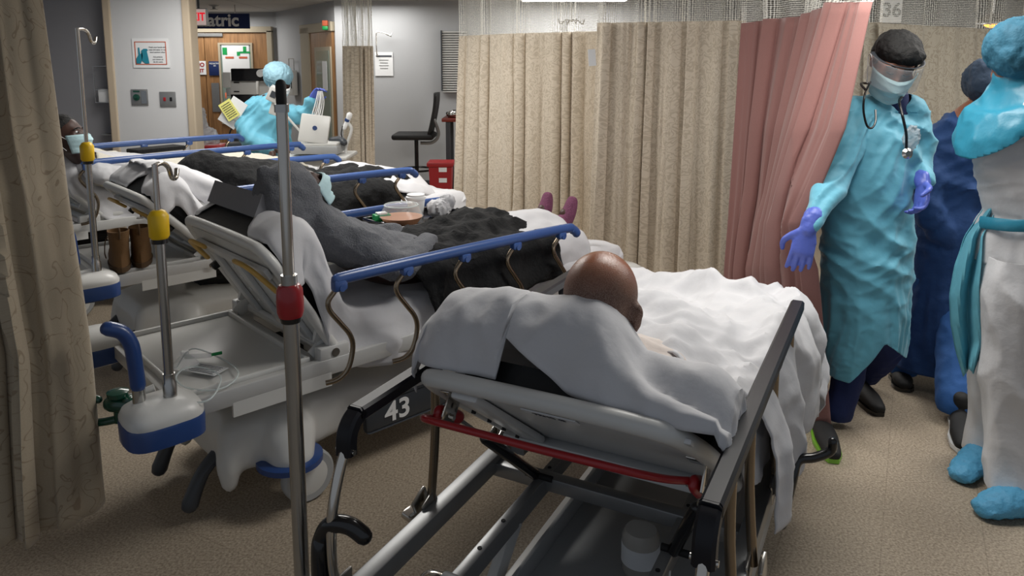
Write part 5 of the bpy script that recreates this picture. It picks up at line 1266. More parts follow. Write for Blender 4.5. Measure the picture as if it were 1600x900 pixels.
# scrubs collar, gown
mb = MB(); mb.tube([nk + V((0, .0, .03)), nk + V((0, .01, -.03))], [(.085, .075), (.12, .09)], 18, 0, round_ends=True); organic('scrub_collar', mb, .008, 'scrubs_navy', doc, 3)
mb = MB()
sh1, sh2 = D(1338, 178, DY + .04), D(1418, 176, DY + .06)
mb.tube([D(1378, 176, DY + .06), D(1372, 215, DY + .05), D(1364, 270, DY + .03), D(1357, 330, DY + .02), D(1354, 400, DY + .02), D(1351, 470, DY + .02), D(1345, 560, DY + .03), D(1342, 640, DY + .05)],
        [(.13, .085), (.185, .13), (.185, .145), (.178, .15), (.186, .17), (.182, .18), (.168, .18), (.16, .18)], 24, 6, ref=(1, 0, 0), round_ends=True)
mb.tube([sh1 + V((.06, 0, -.02)), sh1, D(1320, 225, DY - .04), D(1303, 275, DY - .10), D(1287, 312, DY - .22), D(1269, 350, DY - .30)], [.075, .078, .072, .062, .055, .036], 16, 5, round_ends=True)
mb.tube([sh2 + V((-.06, 0, -.02)), sh2, D(1432, 225, DY + .06), D(1437, 262, DY + .02), D(1440, 280, DY - .08)], [.075, .078, .07, .062, .044], 16, 5, round_ends=True)
wav = folds(.010, (6, 6, 2.6), 12)
fine = folds(.0025, (11, 11, 15), 22)
def hem(co):
    px_ = co.x
    xL_, xC_, xR2 = D(1292, 575).x, D(1356, 520).x, D(1402, 545).x; zL_, zC_, zR2 = D(1292, 583).z, D(1356, 516).z, D(1402, 549).z
    if px_ < xL_ + .05: return zL_
    if px_ < xC_: t_ = (px_ - xL_ - .05) / (xC_ - xL_ - .05); return zL_ + (zC_ - zL_) * t_
    t_ = min(1, (px_ - xC_) / (xR2 - xC_)); return zC_ + (zR2 - zC_) * t_
dfd = drape_folds(.018, .62, 12, axis=.02)
organic('isolation_gown', mb, .008, 'gown_cyan', doc, 5, lambda co, n_: dfd(co, n_) * (1 if co.z < 1.4 else .5) + fine(co, n_), keep=lambda co: min(co.z - hem(co), (co - (nk + V((0, -.03, .07)))).length - .078), solid=.003)
# trousers and shoes
mb = MB(); mb.tube([D(1335, 440, DY + .02), kn1, V((ft1.x, ft1.y, .06))], [.095, .072, .06], 16, 5, round_ends=True); mb.tube([D(1372, 440, DY + .06), kn2, V((ft2.x, ft2.y, .09))], [.1, .09, .075], 16, 5, round_ends=True)
organic('trousers', mb, .011, 'scrubs_navy', doc, 4, folds(.008, (9, 9, 4), 3), keep=lambda co: co.z - .035)
def shoe(parent, heel, toe, m='black_rubber', trim='lime', wd=.045, h_=.075, toe_h=.04):
    heel = V(heel); toe = V(toe); d_ = toe - heel; d_.z = 0; u_ = d_.normalized(); mb = MB()
    mb.tube([heel + V((0, 0, h_ * .55)) + u_ * .02, heel + d_ * .35 + V((0, 0, h_ * .55)), heel + d_ * .68 + V((0, 0, toe_h)), toe - u_ * .02 + V((0, 0, toe_h * .8))], [(wd * .85, h_ * .55), (wd * .9, h_ * .52), (wd * 1.05, toe_h * .85), (wd * .75, toe_h * .6)], 16, 5, ref=V((0, 0, 1)).cross(u_), round_ends=True)
    mb.tube([heel + u_ * .04 + V((0, 0, h_ * .6)), heel + u_ * .05 + V((0, 0, h_ + .04))], [wd * .85, wd * .9], 14, 0, round_ends=True)
    o = organic('shoe', mb, .006, m, parent, 3, keep=lambda co: co.z - .008)
    if trim:
        sl = MB(); side = V((0, 0, 1)).cross(u_)
        poly = [heel + side * wd * .9 * a_ + u_ * b_ for a_, b_ in ((-.8, 0), (.8, 0))]
        prof_ = [(.0, .6), (.08, .95), (.35, .85), (.65, 1.15), (.88, .95), (1.0, .45)]
        ring_ = [heel + d_ * f + side * wd * k for f, k in prof_] + [heel + d_ * f - side * wd * k for f, k in reversed(prof_)]
        sl.loft([[p + V((0, 0, .002)) for p in ring_], [p + V((0, 0, .02)) for p in ring_]]); sl.build('sole', trim, o)
    return o
shoe(doc, V((D(1282, 672).x, ft1.y + .12, 0)), V((pt(1303, 718, z=.02) - o0).xy.to_3d()), h_=.08)
shoe(doc, V((ft2.x - .05, ft2.y + .05, 0)), V((pt(1375, 645, z=.02) - o0).xy.to_3d()), trim='black_plastic')
# gloves
mb = MB(); hand_chains(mb, D(1262, 356, DY - .30), (-.22, -.1, -1), (.3, .9, 0), .32, 1.15, -1, .22); mb.tube([D(1272, 338, DY - .28), D(1263, 358, DY - .30)], [.040, .033], 14, 0, round_ends=True)
organic('glove', mb, .0045, 'glove', doc, 3)
mb = MB(); hand_chains(mb, D(1442, 286, DY - .12), (-.25, -.45, -.75), (-.75, -.1, .1), .5, 1.08, -1, .15); mb.tube([D(1441, 276, DY - .08), D(1442, 288, DY - .12)], [.036, .03], 14, 0, round_ends=True)
organic('glove', mb, .0045, 'glove', doc, 3)
# gathered cuff
# stethoscope
st = MB(); fy = DY - .16
st.tube([D(1360, 128, DY - .02), D(1352, 145, DY - .09), D(1349, 170, fy + .04), D(1354, 195, fy + .02), D(1362, 200, fy + .01), D(1368, 190, fy + .02), D(1368, 172, fy + .05)], .0045, 8, 6)
sth = st.build('stethoscope', 'black_plastic', doc)
MB().tube([D(1352, 140, DY - .05), D(1347, 130, DY + .04), D(1385, 135, DY + .15), D(1410, 148, DY + .02), D(1405, 158, DY - .10), D(1411, 185, fy - .0), D(1416, 210, fy - .01), D(1416, 232, fy - .015)], .0055, 8, 6).build('rubber_tube', 'black_plastic', sth)
MB().lathe([(0, 0), (.019, 0), (.022, .008), (.012, .018), (0, .018)], D(1416, 240, fy - .02), axis=(0, -1, .1)).build('chest_piece', 'steel', sth)
MB().tube([D(1353, 142, DY - .09), D(1350, 158, fy + .05)], .003, 6, 0).build('ear_tube', 'chrome', sth)
mb = MB().ball(D(1424, 215, DY - .12), (.035, .012, .055)); organic('badge_bag', mb, .005, 'bag', doc, 2, folds(.01, (30, 30, 30), 8))

# navy gowned worker, back turned
NY = 3.55; o1 = pt(1470, 600, y=NY); o1 = V((o1.x, NY, 0)); nv = empty('person', 'worker in a navy gown and dark cap turned away behind the doctor', 'person', o1)
def D1(px, py, y=NY): return pt(px, py, y=y) - o1
hc = D1(1544, 146); HRn = rotm(150, 30, 0); mb = MB(); head_mesh(mb, hc, HRn, 1.0); nk1 = D1(1530, 190, NY)
mb.tube([hc, nk1], [.055, .06], 12, 0, round_ends=True); mb.tube([nk1, D1(1505, 240), D1(1490, 340), D1(1480, 420)], [(.13, .09), (.16, .11), (.15, .12), (.16, .13)], 14, 5, ref=(1, 0, 0), round_ends=True)
mb.tube([D1(1455, 430), D1(1435, 520), V((D1(1410, 600).x, .0, .1))], [.09, .065, .045], 12, 5, round_ends=True); mb.tube([D1(1500, 430), D1(1500, 560, NY - .25), V((D1(1494, 640, NY - .4).x, -.40, .1))], [.09, .065, .045], 12, 5, round_ends=True)
mb.tube([D1(1470, 230), D1(1452, 330, NY - .1), D1(1500, 370, NY - .05)], [.05, .04, .03], 12, 5, round_ends=True); hand_chains(mb, D1(1500, 370, NY - .05), (1, 0, 0), (0, 1, 0), .4); mb.tube([D1(1560, 230), D1(1590, 320, NY), D1(1560, 370, NY + .1)], [.05, .04, .03], 12, 5, round_ends=True); hand_chains(mb, D1(1560, 370, NY + .1), (-1, 0, 0), (0, 1, 0), .4)
organic('body', mb, .011, 'skin_tan', nv, 4); bouffant(nv, hc, HRn, 1.05, 'cap_navy', seed=4)
mb = MB()
mb.tube([D1(1528, 192), D1(1510, 225), D1(1498, 290), D1(1490, 380), D1(1482, 460), D1(1465, 540), D1(1445, 620), D1(1442, 650)], [(.10, .08), (.2, .13), (.205, .15), (.19, .16), (.195, .18), (.2, .19), (.195, .19), (.19, .19)], 22, 5, ref=(1, 0, 0), round_ends=True)
mb.tube([D1(1495, 225), D1(1465, 260, NY - .02), D1(1452, 320, NY - .08), D1(1475, 365, NY - .1)], [.085, .085, .075, .06], 14, 5, round_ends=True); mb.tube([D1(1540, 225), D1(1580, 270), D1(1585, 340)], [.085, .08, .07], 14, 5, round_ends=True)
dfn = drape_folds(.016, .6, 42); w1 = folds(.016, (4, 4, 5), 42); w2 = folds(.005, (14, 14, 14), 43)
organic('isolation_gown', mb, .013, 'gown_navy', nv, 5, lambda co, n_: w1(co, n_) * .5 + w2(co, n_) + dfn(co, n_), keep=lambda co: co.z - .10, solid=.003)
mb = MB(); mb.tube([D1(1500, 430), D1(1500, 560, NY - .25), V((D1(1494, 640, NY - .4).x, -.40, .08))], [.11, .1, .085], 14, 5, round_ends=True); mb.tube([D1(1455, 430), D1(1435, 520), V((D1(1410, 600).x, .0, .08))], [.1, .08, .07], 14, 5, round_ends=True)
organic('trousers', mb, .012, 'scrubs_blue', nv, 4, folds(.01, (8, 8, 4), 5), keep=lambda co: co.z - .05)
shoe(nv, V((D1(1494, 690, NY - .4).x, -.40, 0)), (pt(1505, 703, z=.02) - o1).xy.to_3d(), trim='white'); shoe(nv, V((D1(1410, 600).x, .06, 0)), V((D1(1395, 600).x, -.12, 0)), trim='black_plastic')

# white coverall worker, right edge
WY = 2.62; o2 = pt(1600, 700, y=WY); o2 = V((o2.x, WY, 0)); wp = empty('person', 'worker in white clothes, cyan plastic gown and blue shoe covers at the right edge', 'person', o2)
def D2(px, py, y=WY): return pt(px, py, y=y) - o2
hc = D2(1590, 100); HRw = rotm(160, 20, 0); mb = MB(); head_mesh(mb, hc, HRw, 1.0)
mb.tube([hc, D2(1606, 150)], [.055, .06], 12, 0, round_ends=True)
chains = [([D2(1612, 165), D2(1615, 230), D2(1612, 320), D2(1606, 400)], [(.09, .10), (.13, .12), (.12, .12), (.13, .13)])]
for P, R_ in chains: mb.tube(P, R_, 16, 5, ref=(0, 1, 0), round_ends=True)
mb.tube([D2(1600, 420, WY - .05), D2(1583, 560, WY - .06), D2(1584, 770, WY - .08)], [.07, .055, .045], 12, 5, round_ends=True); mb.tube([D2(1605, 420, WY + .06), D2(1566, 560, WY + .14), D2(1548, 720, WY + .18)], [.07, .055, .045], 12, 5, round_ends=True)
for k_ in (-.15, .15): mb.tube([D2(1632, 190, WY + k_), D2(1650, 290, WY + k_ * 1.2), D2(1640, 360, WY + k_ * 1.1)], [.05, .04, .03], 12, 5, round_ends=True)
hand_chains(mb, D2(1640, 362, WY - .165), (0, 0, -1), (-1, 0, 0), .4); hand_chains(mb, D2(1640, 362, WY + .165), (0, 0, -1), (-1, 0, 0), .4)
organic('body', mb, .011, 'skin_tan', wp, 4); bouffant(wp, hc, HRw, 1.02, 'cap_teal', seed=9, tall=1.0)
mb = MB()
mb.tube([D2(1618, 150), D2(1612, 190), D2(1610, 250), D2(1612, 315), D2(1614, 332), D2(1612, 360), D2(1608, 420)], [(.09, .11), (.155, .185), (.17, .19), (.145, .16), (.145, .16), (.18, .19), (.19, .2)], 22, 5, ref=(1, 0, 0), round_ends=True)
zc = D2(1600, 408).z
for k_ in (-.15, .15): mb.tube([D2(1625, 185, WY + k_ * .8), D2(1650, 290, WY + k_ * 1.3), D2(1641, 355, WY + k_ * 1.1)], [.075, .065, .05], 14, 5, round_ends=True)
organic('white_jacket', mb, .010, 'coverall', wp, 5, drape_folds(.014, 1.1, 52), keep=lambda co: co.z - zc, solid=.004)
mb = MB(); mb.tube([D2(1596, 400, WY - .05), D2(1590, 470, WY - .08), D2(1580, 580, WY - .08), D2(1585, 700, WY - .08), D2(1588, 810, WY - .1)], [(.13, .12), (.12, .12), (.1, .1), (.095, .1), (.11, .11)], 18, 5, round_ends=True)
mb.tube([D2(1605, 400, WY + .06), D2(1582, 470, WY + .12), D2(1560, 580, WY + .14), D2(1552, 660, WY + .17), D2(1540, 755, WY + .18)], [(.13, .12), (.125, .12), (.1, .1), (.095, .1), (.1, .105)], 18, 5, round_ends=True)
organic('white_trousers', mb, .010, 'coverall', wp, 5, lambda co, n_: .022 * (ridge((co.x * 1.5 + co.z * .8, co.y * 1.5, co.z * 1.1), (5, 5, 3), 57) * .6 + .35 * ridge((co.x, co.y, co.z + co.x), (9, 9, 5), 60) - .45), keep=lambda co: min(co.z - .045, zc + .03 - co.z), solid=.003)
for hl, te in ((D2(1545, 760, WY + .2), pt(1496, 750, z=.02) - o2), (pt(1590, 800, z=.02) - o2 + V((.05, .02, 0)), pt(1525, 800, z=.02) - o2)):
    mb = MB(); hl = V((hl.x, hl.y, 0)); te = V((te.x, te.y, 0)); dd = te - hl; u_ = dd.normalized(); sd_ = V((0, 0, 1)).cross(u_)
    mb.tube([hl + V((0, 0, .05)), hl + dd * .5 + V((0, 0, .05)), te - u_ * .03 + V((0, 0, .035))], [(.055, .05), (.06, .05), (.05, .033)], 16, 5, ref=sd_, round_ends=True)
    organic('shoe_cover', mb, .007, 'cover_blue', wp, 3, folds(.006, (30, 30, 30), 3), keep=lambda co: co.z - .004)
# cyan plastic gown: shoulder cape, waist tie, hanging tail
mb = MB(); mb.tube([D2(1590, 128), D2(1598, 165), D2(1590, 215), D2(1590, 260)], [(.075, .1), (.16, .2), (.19, .215), (.2, .2)], 22, 5, ref=(1, 0, 0), round_ends=True)
def cape(co):
    a_ = D2(1515, 232); b_ = D2(1572, 178); c_ = D2(1640, 262); top = D2(1570, 134)
    # lower edge: rises from the point at left to a notch, then falls again
    if co.x < b_.x: t_ = (co.x - a_.x) / (b_.x - a_.x); ze = a_.z + (b_.z - a_.z) * t_
    else: t_ = (co.x - b_.x) / (c_.x - b_.x); ze = b_.z + (c_.z - b_.z) * t_
    return min(co.z - ze + .01, top.z + .06 - co.z)
pg = organic('plastic_gown', mb, .010, 'plastic_gown', wp, 4, folds(.012, (6, 6, 6), 66), keep=cape, solid=.003)
mb = MB(); wz = D2(1600, 334).z
mb.tube([(D2(1532, 345).x, .0, wz - .03), (D2(1545, 340).x, -.13, wz - .015), (D2(1600, 334).x, -.19, wz), (D2(1660, 330).x, -.17, wz)], (.022, .006), 8, 5, ref=(0, 0, 1)); mb.build('waist_tie', 'plastic_gown', pg)
rows = []
for i in range(40):
    f = i / 39; row = []
    y0_ = 325 + 262 * f
    xl_ = [1538, 1502, 1492, 1487, 1490, 1500, 1512][min(6, int(f * 6.99))]; k = f * 6; i0 = min(5, int(k)); tt = k - i0
    XL = [1536, 1506, 1492, 1484, 1486, 1494, 1506]; XR = [1560, 1536, 1534, 1530, 1532, 1536, 1520]
    xl_ = XL[i0] + (XL[i0 + 1] - XL[i0]) * tt; xr_ = XR[i0] + (XR[i0 + 1] - XR[i0]) * tt
    for j in range(16):
        s_ = j / 15; row.append(D2(xl_ + (xr_ - xl_) * s_, y0_ + 10 * math.sin(s_ * 3 + f * 3) * f, WY + .03 * math.sin(s_ * 9 + f * 4) - .02 + .1 * (1 - s_)))
    rows.append(row)
grid('gown_tail', rows, 'gown_pale', pg, .003)

# nurse beyond the stretchers
UY = 6.75; o3 = pt(430, 250, y=UY); o3 = V((o3.x, UY, 0)); nu = empty('person', 'nurse in a cyan gown and bouffant cap raising a blue gloved hand', 'person', o3)
def D3(px, py, y=UY): return pt(px, py, y=y) - o3
hc = D3(436, 128); HRu = rotm(48, 22, 0); mb = MB(); head_mesh(mb, hc, HRu, 1.05)
mb.tube([hc, D3(428, 158)], [.055, .06], 12, 0, round_ends=True); mb.tube([D3(425, 165), D3(415, 195), D3(420, 240), D3(425, 270)], [(.14, .1), (.17, .12), (.15, .12), (.15, .12)], 14, 5, ref=(1, 0, 0), round_ends=True)
mb.tube([D3(455, 175), D3(478, 175, UY - .1), D3(486, 155, UY - .15)], [.05, .04, .03], 12, 5, round_ends=True); mb.tube([D3(395, 180), D3(398, 225, UY - .15), D3(440, 235, UY - .25)], [.05, .04, .03], 12, 5, round_ends=True); hand_chains(mb, D3(440, 235, UY - .25), (1, 0, 0), (0, 0, -1), .4)
for s in (-1, 1): mb.tube([V((s * .09, 0, .75)), V((s * .1, 0, .45)), V((s * .1, 0, .08))], [.09, .06, .045], 12, 5, round_ends=True)
organic('body', mb, .013, 'skin_dark', nu, 4); bouffant(nu, hc, HRu, 1.15, 'cap_cyan', seed=14); mask_part(nu, hc, HRu, 1.15, 'white')
mb = MB(); mb.tube([D3(428, 160), D3(420, 178), D3(415, 210), D3(424, 250), D3(426, 285), V((0, 0, .45)), V((0, 0, .35))], [(.11, .09), (.22, .15), (.235, .18), (.19, .17), (.2, .18), (.21, .19), (.21, .19)], 20, 5, ref=(1, 0, 0), round_ends=True)
mb.tube([D3(400, 168), D3(388, 188, UY - .05), D3(392, 215, UY - .12), D3(425, 232, UY - .2)], [.1, .11, .1, .06], 14, 5, round_ends=True)
mb.tube([D3(450, 178), D3(468, 182, UY - .06), D3(480, 170, UY - .12), D3(485, 158, UY - .15)], [.09, .085, .07, .05], 14, 5, round_ends=True)
w3 = folds(.016, (6, 6, 6), 72)
organic('isolation_gown', mb, .011, 'gown_cyan', nu, 4, drape_folds(.022, .8, 72), keep=lambda co: co.z - .38, solid=.003)
mb = MB(); mb.tube([D3(428, 156), D3(424, 163)], [.07, .1], 14, 0, round_ends=True); organic('scrub_collar', mb, .01, 'cap_teal', nu, 3)
mb = MB()
for s in (-1, 1): mb.tube([V((s * .09, 0, .6)), V((s * .1, 0, .45)), V((s * .1, 0, .06))], [.1, .085, .075], 12, 5, round_ends=True)
organic('trousers', mb, .013, 'scrubs_navy', nu, 3, keep=lambda co: co.z - .03)
for s in (-1, 1): shoe(nu, V((s * .1, .06, 0)), V((s * .1 + .05, -.15, 0)), trim='white')
mb = MB(); hand_chains(mb, D3(486, 157, UY - .15), (.55, -.1, .7), (.5, -.6, -.5), .5, 1.15, 1); organic('glove', mb, .006, 'glove', nu, 3)
t = empty('ecg_leads', 'bundle of white lead wires hanging from the blue gloved hand', 'cable', pt(500, 142, y=UY - .2))
mb = MB()
for i in range(6):
    a_ = i * .017 - .04; mb.tube([(a_ * .4, 0, 0), (a_ * .8 - .01, .01 * (i % 3), -.1), (a_ - .04, .01 * (i % 2), -.22)], .005, 6, 4)
mb.build('wires', 'white', t)
MB().box((-.04, 0, -.25), (.09, .03, .07), bev=.01).build('plug', 'grey_plastic', t)

# ============================================================ BACKGROUND EQUIPMENT
def at(px, py, y): return pt(px, py, y=y)
# vitals monitor on trolley
VY = 6.3; o = at(500, 262, VY); o.z = 0
t = empty('medical_trolley', 'white trolley table holding the portable scanner', 'table', o)
def E_(px, py, y=VY): return at(px, py, y) - o
zt3 = E_(500, 243).z
MB().box((E_(500, 243).x, 0, zt3), (E_(560, 243).x - E_(458, 243).x, .45, .035), bev=.015).build('table_top', 'white_plastic', t)
MB().box((E_(500, 243).x, .02, zt3 - .1), (.42, .36, .17), bev=.012).build('drawer', 'white_plastic', t)
MB().cyl((0, 0, .08), (0, 0, zt3 - .15), .035).build('column', 'grey_plastic', t)
mb = MB(); 
for a_ in range(4): mb.beam((0, 0, .09), (.28 * math.cos(a_ * 1.57 + .7), .28 * math.sin(a_ * 1.57 + .7), .07), .05, .04)
mb.build('base', 'grey_plastic', t)
for a_ in range(4): MB().lathe([(0, -.012), (.035, -.012), (.035, .012), (0, .012)], (.28 * math.cos(a_ * 1.57 + .7), .28 * math.sin(a_ * 1.57 + .7), .035), axis=(1, 0, 0)).build('caster', 'black_rubber', t)
o5 = at(494, 238, VY - .05); o5.z = o.z + zt3 + .018
t = empty('portable_monitor', 'white portable scanner with open lid on the trolley', 'monitor', o5)
MB().box((.02, 0, .05), (.40, .3, .07), bev=.012).build('base_unit', 'grey_plastic', t)
MB().box((.03, 0, .095), (.36, .28, .025), bev=.008).build('keyboard_deck', 'white_plastic', t)
ld = MB().box((.02, -.10, .225), (.25, .03, .24), Matrix.Rotation(-.22, 3, 'X') @ Matrix.Rotation(.12, 3, 'Y'), .014).build('lid', 'white_plastic', t)
MB().lathe([(0, 0), (.02, 0), (.02, .003), (0, .003)], (.03, -.124, .235), axis=(0, -1, -.2), n=16).build('round_logo', 'blue_plastic', ld)
MB().tube([(.12, .08, .11), (.2, .05, .12), (.24, 0, .1)], .03, 12, 3, round_ends=True).build('hand_grip', 'dark_plastic', t)
o6 = at(541, 240, VY); o6.z = o.z + zt3 + .018
t = empty('transducer_probe', 'white curved probe on its stand at the trolley end', 'probe', o6)
MB().tube([(0, 0, 0), (0, 0, .06), (.04, 0, .16), (.05, 0, .22), (.02, 0, .27)], .014, 12, 5).build('cable_arm', 'white_plastic', t)
MB().tube([(-.01, 0, .22), (.02, 0, .28), (.04, -.01, .33)], [.018, .02, .026], 14, 3, round_ends=True).build('probe_head', 'white', t)
MB().tube([(.015, -.005, .28), (.025, -.01, .30)], .0215, 14, 0).build('probe_band', 'blue_plastic', t)
MB().tube([(-.02, -.01, .24), (-.035, -.01, .17), (-.02, -.01, .12)], .005, 8, 4).build('wire', 'black_plastic', t)
# blood pressure reader held on a coiled white arm (in front of nurse)
oo = at(425, 150, 6.3)
t = empty('scanner_arm', 'white handheld reader on a curved cable in front of the nurse', 'scanner', oo)
MB().box((.02, 0, .01), (.11, .04, .13), Matrix.Rotation(.45, 3, 'Y'), .012).build('reader_head', 'white_plastic', t)
MB().box((.02, -.022, .012), (.05, .006, .055), Matrix.Rotation(.45, 3, 'Y')).build('reader_window', 'dark_plastic', t)
MB().tube([(.04, 0, -.03), (.07, 0, -.10), (.14, 0, -.2), (.25, 0, -.33), (.33, 0, -.44), (.35, 0, -.52)], [.016, .012, .011, .01, .01, .01], 10, 5).build('cable', 'white_plastic', t)
MB().box((.02, .03, -.11), (.10, .02, .12), Matrix.Rotation(.35, 3, 'Y'), .008).build('holster', 'white_plastic', t)
# printer/computer cart
CYY = 8.4; o = at(395, 262, CYY); o.z = 0
t = empty('computer_cart', 'computer cart with printer drawers behind the nurse', 'cart', o)
def G(px, py, y=CYY): return at(px, py, y) - o
def gbox(px0, py0, px1, py1, dpt, y=CYY, bev=.01):
    a_ = G(px0, py1, y); b_ = G(px1, py0, y); return MB().box(((a_.x + b_.x) / 2, y - CYY + dpt / 2, (a_.z + b_.z) / 2), (b_.x - a_.x, dpt, b_.z - a_.z), bev=bev)
gbox(360, 125, 400, 148, .4).build('printer', 'white_plastic', t)
mn = gbox(361, 107, 421, 127, .06, CYY - .05).build('monitor', 'screen', t)
cc_ = G(406.5, 114.5, CYY - .055)
mb = MB(); mb.lathe([(.036, 0), (.042, 0), (.042, .004), (.036, .004)], cc_, axis=(0, -1, 0)); mb.build('round_logo', 'white', mn)
text('logo_lettering', 'DELL', .03, cc_ + V((0, -.003, 0)), FACE, 'white', mn, .001, .001)
gbox(398, 120, 432, 170, .12, CYY + .1).build('tower', 'white_plastic', t)
gbox(361, 148, 399, 165, .3, CYY).build('paper_slot', 'black_plastic', t)
for yy in (129, 143): 
    q = G(370, yy, CYY); MB().box((q.x, -.005, q.z), (.06, .01, .012)).build('drawer_pull', 'black_plastic', t)
gbox(350, 165, 425, 172, .45).build('worktop', 'beige_trim', t)
gbox(348, 113, 360, 137, .1).build('speaker', 'white_plastic', t); gbox(353, 138, 360, 150, .1).build('card_reader', 'grey_plastic', t)
MB().box((0, .2, .4), (.5, .35, .75), bev=.01).build('cabinet', 'dark_plastic', t)
# hanging papers
t = empty('clipped_papers', 'yellow and white papers clipped together hanging at a slant', 'papers', at(358, 172, 6.6))
MB().box((0, 0, 0), (.12, .004, .17), Matrix.Rotation(-.55, 3, 'Y')).build('yellow_sheet', 'yellow_paper', t, False)
MB().box((.05, .02, .01), (.15, .004, .18), Matrix.Rotation(.6, 3, 'Y')).build('white_sheet', 'paper', t, False)
MB().box((-.02, .03, -.09), (.17, .004, .10), Matrix.Rotation(.6, 3, 'Y')).build('printed_sheet', 'paper', t, False)
mb = MB()
for i in range(7): mb.box((0, -.004, 0), (.09, .002, .004), Matrix.Rotation(-.55, 3, 'Y')); bmesh.ops.translate(mb.bm, verts=mb.bm.verts[-8:], vec=Matrix.Rotation(-.55, 3, 'Y') @ V((0, 0, .06 - i * .02)))
mb.build('print', 'ink', t, False)
MB().box((-.02, -.005, .13), (.012, .01, .05), bev=.003).build('red_clip', 'orange_ink', t)
# cart it hangs from with supplies
o = at(400, 262, 6.95); o.z = 0
t = empty('supply_stand', 'low equipment stand with hoses beneath the hanging papers', 'stand', o)
mb = MB(); a_ = at(372, 190, 6.95) - o
mb.tube([(a_.x, 0, a_.z + .12), (a_.x + .02, 0, a_.z - .1), (a_.x + .06, 0, a_.z - .3), (a_.x + .06, 0, .1)], .012, 8, 4); mb.build('stand_pole', 'dark_plastic', t)
q = at(385, 200, 6.95) - o; MB().box((q.x, .0, q.z), (.16, .12, .12), bev=.02).build('control_box', 'grey_plastic', t)
q2 = at(375, 228, 6.95) - o; MB().box((q2.x, .05, q2.z), (.25, .2, .06), bev=.015).build('shelf', 'dark_plastic', t)
MB().box((q2.x, .05, .1), (.4, .35, .06), bev=.02).build('base', 'dark_plastic', t)
MB().tube([(q.x - .05, 0, q.z + .05), (q.x - .15, 0, q.z - .02), (q.x - .17, 0, q.z - .2), (q.x - .1, 0, q.z - .35)], .008, 8, 5).build('hose', 'black_rubber', t)
for sd in (-.05, .13): MB().lathe([(0, -.03), (.05, -.03), (.06, -.015), (.06, .015), (.05, .03), (0, .03)], (q2.x + .2 + sd * 2, -.05, q2.z - .02), axis=(.3, 1, 0)).build('hose_reel', 'black_rubber', t)
# bin with bag by the pillar
q = at(325, 240, 7.6); o = V((q.x, 7.6, 0)); t = empty('waste_bin', 'grey bin with a clear plastic bag beyond the pillar', 'bin', o)
MB().lathe([(0, 0), (.15, 0), (.19, .72), (.2, .72), (.2, .74), (0, .74)], (0, 0, 0)).build('bin_body', 'grey_plastic', t)
zq = at(320, 190, 7.6).z
mb = MB(); mb.ball((-.02, 0, .83), (.14, .14, .13)); mb.tube([(-.08, 0, .8), (-.08, 0, 1.15)], [(.1, .03), (.09, .02)], 12, 0); organic('plastic_bag', mb, .014, 'bag', t, 3, folds(.025, (12, 12, 12), 4))
MB().box((.02, 0, .76), (.3, .3, .04), bev=.02).build('pink_lid', 'curtain_pink' if False else 'red', t)
# office stool
SY = 8.9; q = at(652, 300, SY); o = V((q.x, SY, 0)); t = empty('office_stool', 'black drafting chair against the grey back wall', 'chair', o, math.radians(0))
zs = at(645, 212, SY).z
MB().box((-.02, 0, zs), (.5, .46, .07), bev=.03, seg=3).build('seat', 'black_rubber', t)
rows = [[V((.20 + .06 * math.sin((i / 10 - .2) * 2) + .03 * abs(j / 8 - .5), -.21 + .42 * j / 8, zs + .02 + .50 * i / 10)) for j in range(9)] for i in range(11)]
g_ = grid('backrest', rows, 'black_rubber', t, .035)
MB().tube([(.22, 0, zs + .2), (.27, 0, zs + .02), (.2, 0, zs - .08), (.05, 0, zs - .09)], .02, 10, 5).build('back_bar', 'grey_plastic', t)
MB().cyl((0, 0, .12), (0, 0, zs - .03), .025).build('gas_column', 'black_plastic', t)
MB().tube([(.2 * math.cos(i * math.pi / 10), .2 * math.sin(i * math.pi / 10), .33) for i in range(21)], .013, 8, 0).build('foot_ring', 'black_plastic', t)
mb = MB()
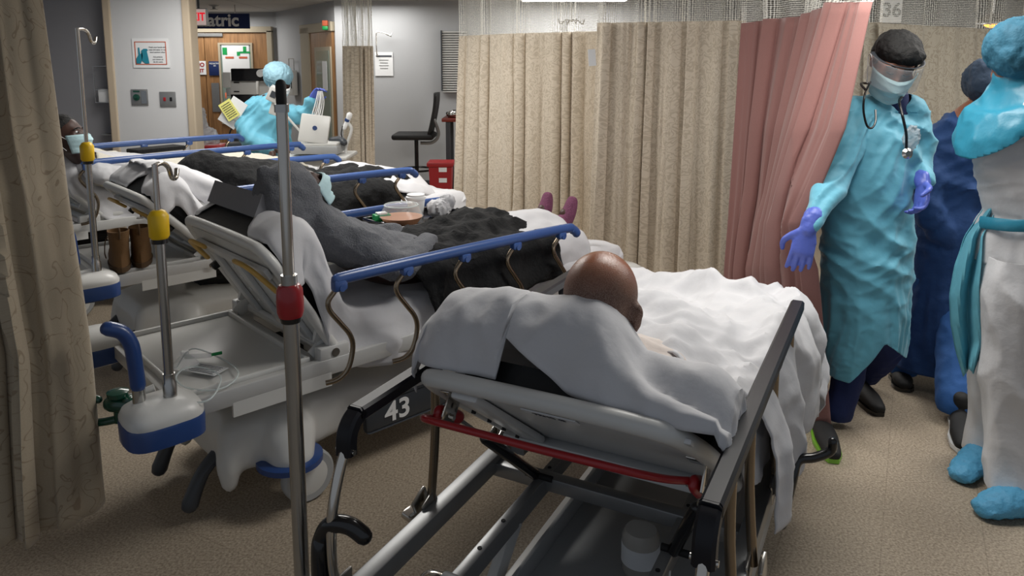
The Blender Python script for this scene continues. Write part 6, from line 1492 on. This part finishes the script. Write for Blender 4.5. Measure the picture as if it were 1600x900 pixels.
for i in range(5): a_ = i * 2 * math.pi / 5 + .2; mb.beam((0, 0, .11), (.3 * math.cos(a_), .3 * math.sin(a_), .075), .05, .03)
mb.build('star_base', 'grey_plastic', t)
for i in range(5): a_ = i * 2 * math.pi / 5 + .2; MB().lathe([(0, -.02), (.03, -.02), (.03, .02), (0, .02)], (.3 * math.cos(a_), .3 * math.sin(a_), .03), axis=(1, .3, 0)).build('caster', 'black_rubber', t)
for s, lab, px_, py_, yy, hh in ((0, 'red clinical waste bin beside the black stool', 690, 310, 8.35, .52),):
    q = at(px_, py_, yy); t = empty('clinical_waste_bin', lab, 'bin', (q.x, yy, 0))
    mb = MB(); mb.loft([[V((x * .13 * k, y * .13 * k, z)) for x, y in ((-1, -1), (1, -1), (1, 1), (-1, 1))] for k, z in ((.85, 0), (1.0, hh * .9))]); mb.build('bin_body', 'red_bin', t)
    MB().box((0, 0, hh * .92), (.3, .3, .05), bev=.012).build('bin_lid', 'red_bin', t)
    for z in (.3, .42): MB().box((.03, -.128, z), (.09, .006, .05)).build('warning_label', 'paper', t, False)
# desk corner with clutter by the curtain
q = at(712, 190, 8.8); t = empty('wall_desk', 'dark red desk edge showing beside the beige curtain', 'desk', (q.x + .3, 8.9, 0))
zd = at(705, 186, 8.8).z
MB().box((0, 0, zd), (.9, .6, .04), bev=.006).build('desk_top', 'brown_wood_desk', t)
mb = MB()
for x in (-.38, .4):
    for y in (-.25, .25): mb.box((x, y, zd / 2), (.05, .05, zd))
mb.build('desk_leg', 'dark_plastic', t)
t = organic('rolled_foil', MB().ball((0, 0, .04), (.13, .09, .05)), .012, 'steel', None, 2, folds(.02, (16, 16, 16), 4)); t.location = (q.x + .02, 8.75, zd + .02); tag(t, 'crumpled silver wrap lying on the red desk', 'wrap')
t = organic('stuffed_bag', MB().ball((0, 0, .17), (.13, .12, .16)).ball((.02, 0, .33), (.08, .08, .1)), .014, 'black_cloth', None, 2, folds(.03, (10, 10, 10), 7)); t.location = (q.x + .14, 8.95, zd + .02); tag(t, 'dark stuffed bag on the desk next to the louvred rack', 'bag')
bpy.context.view_layer.update()
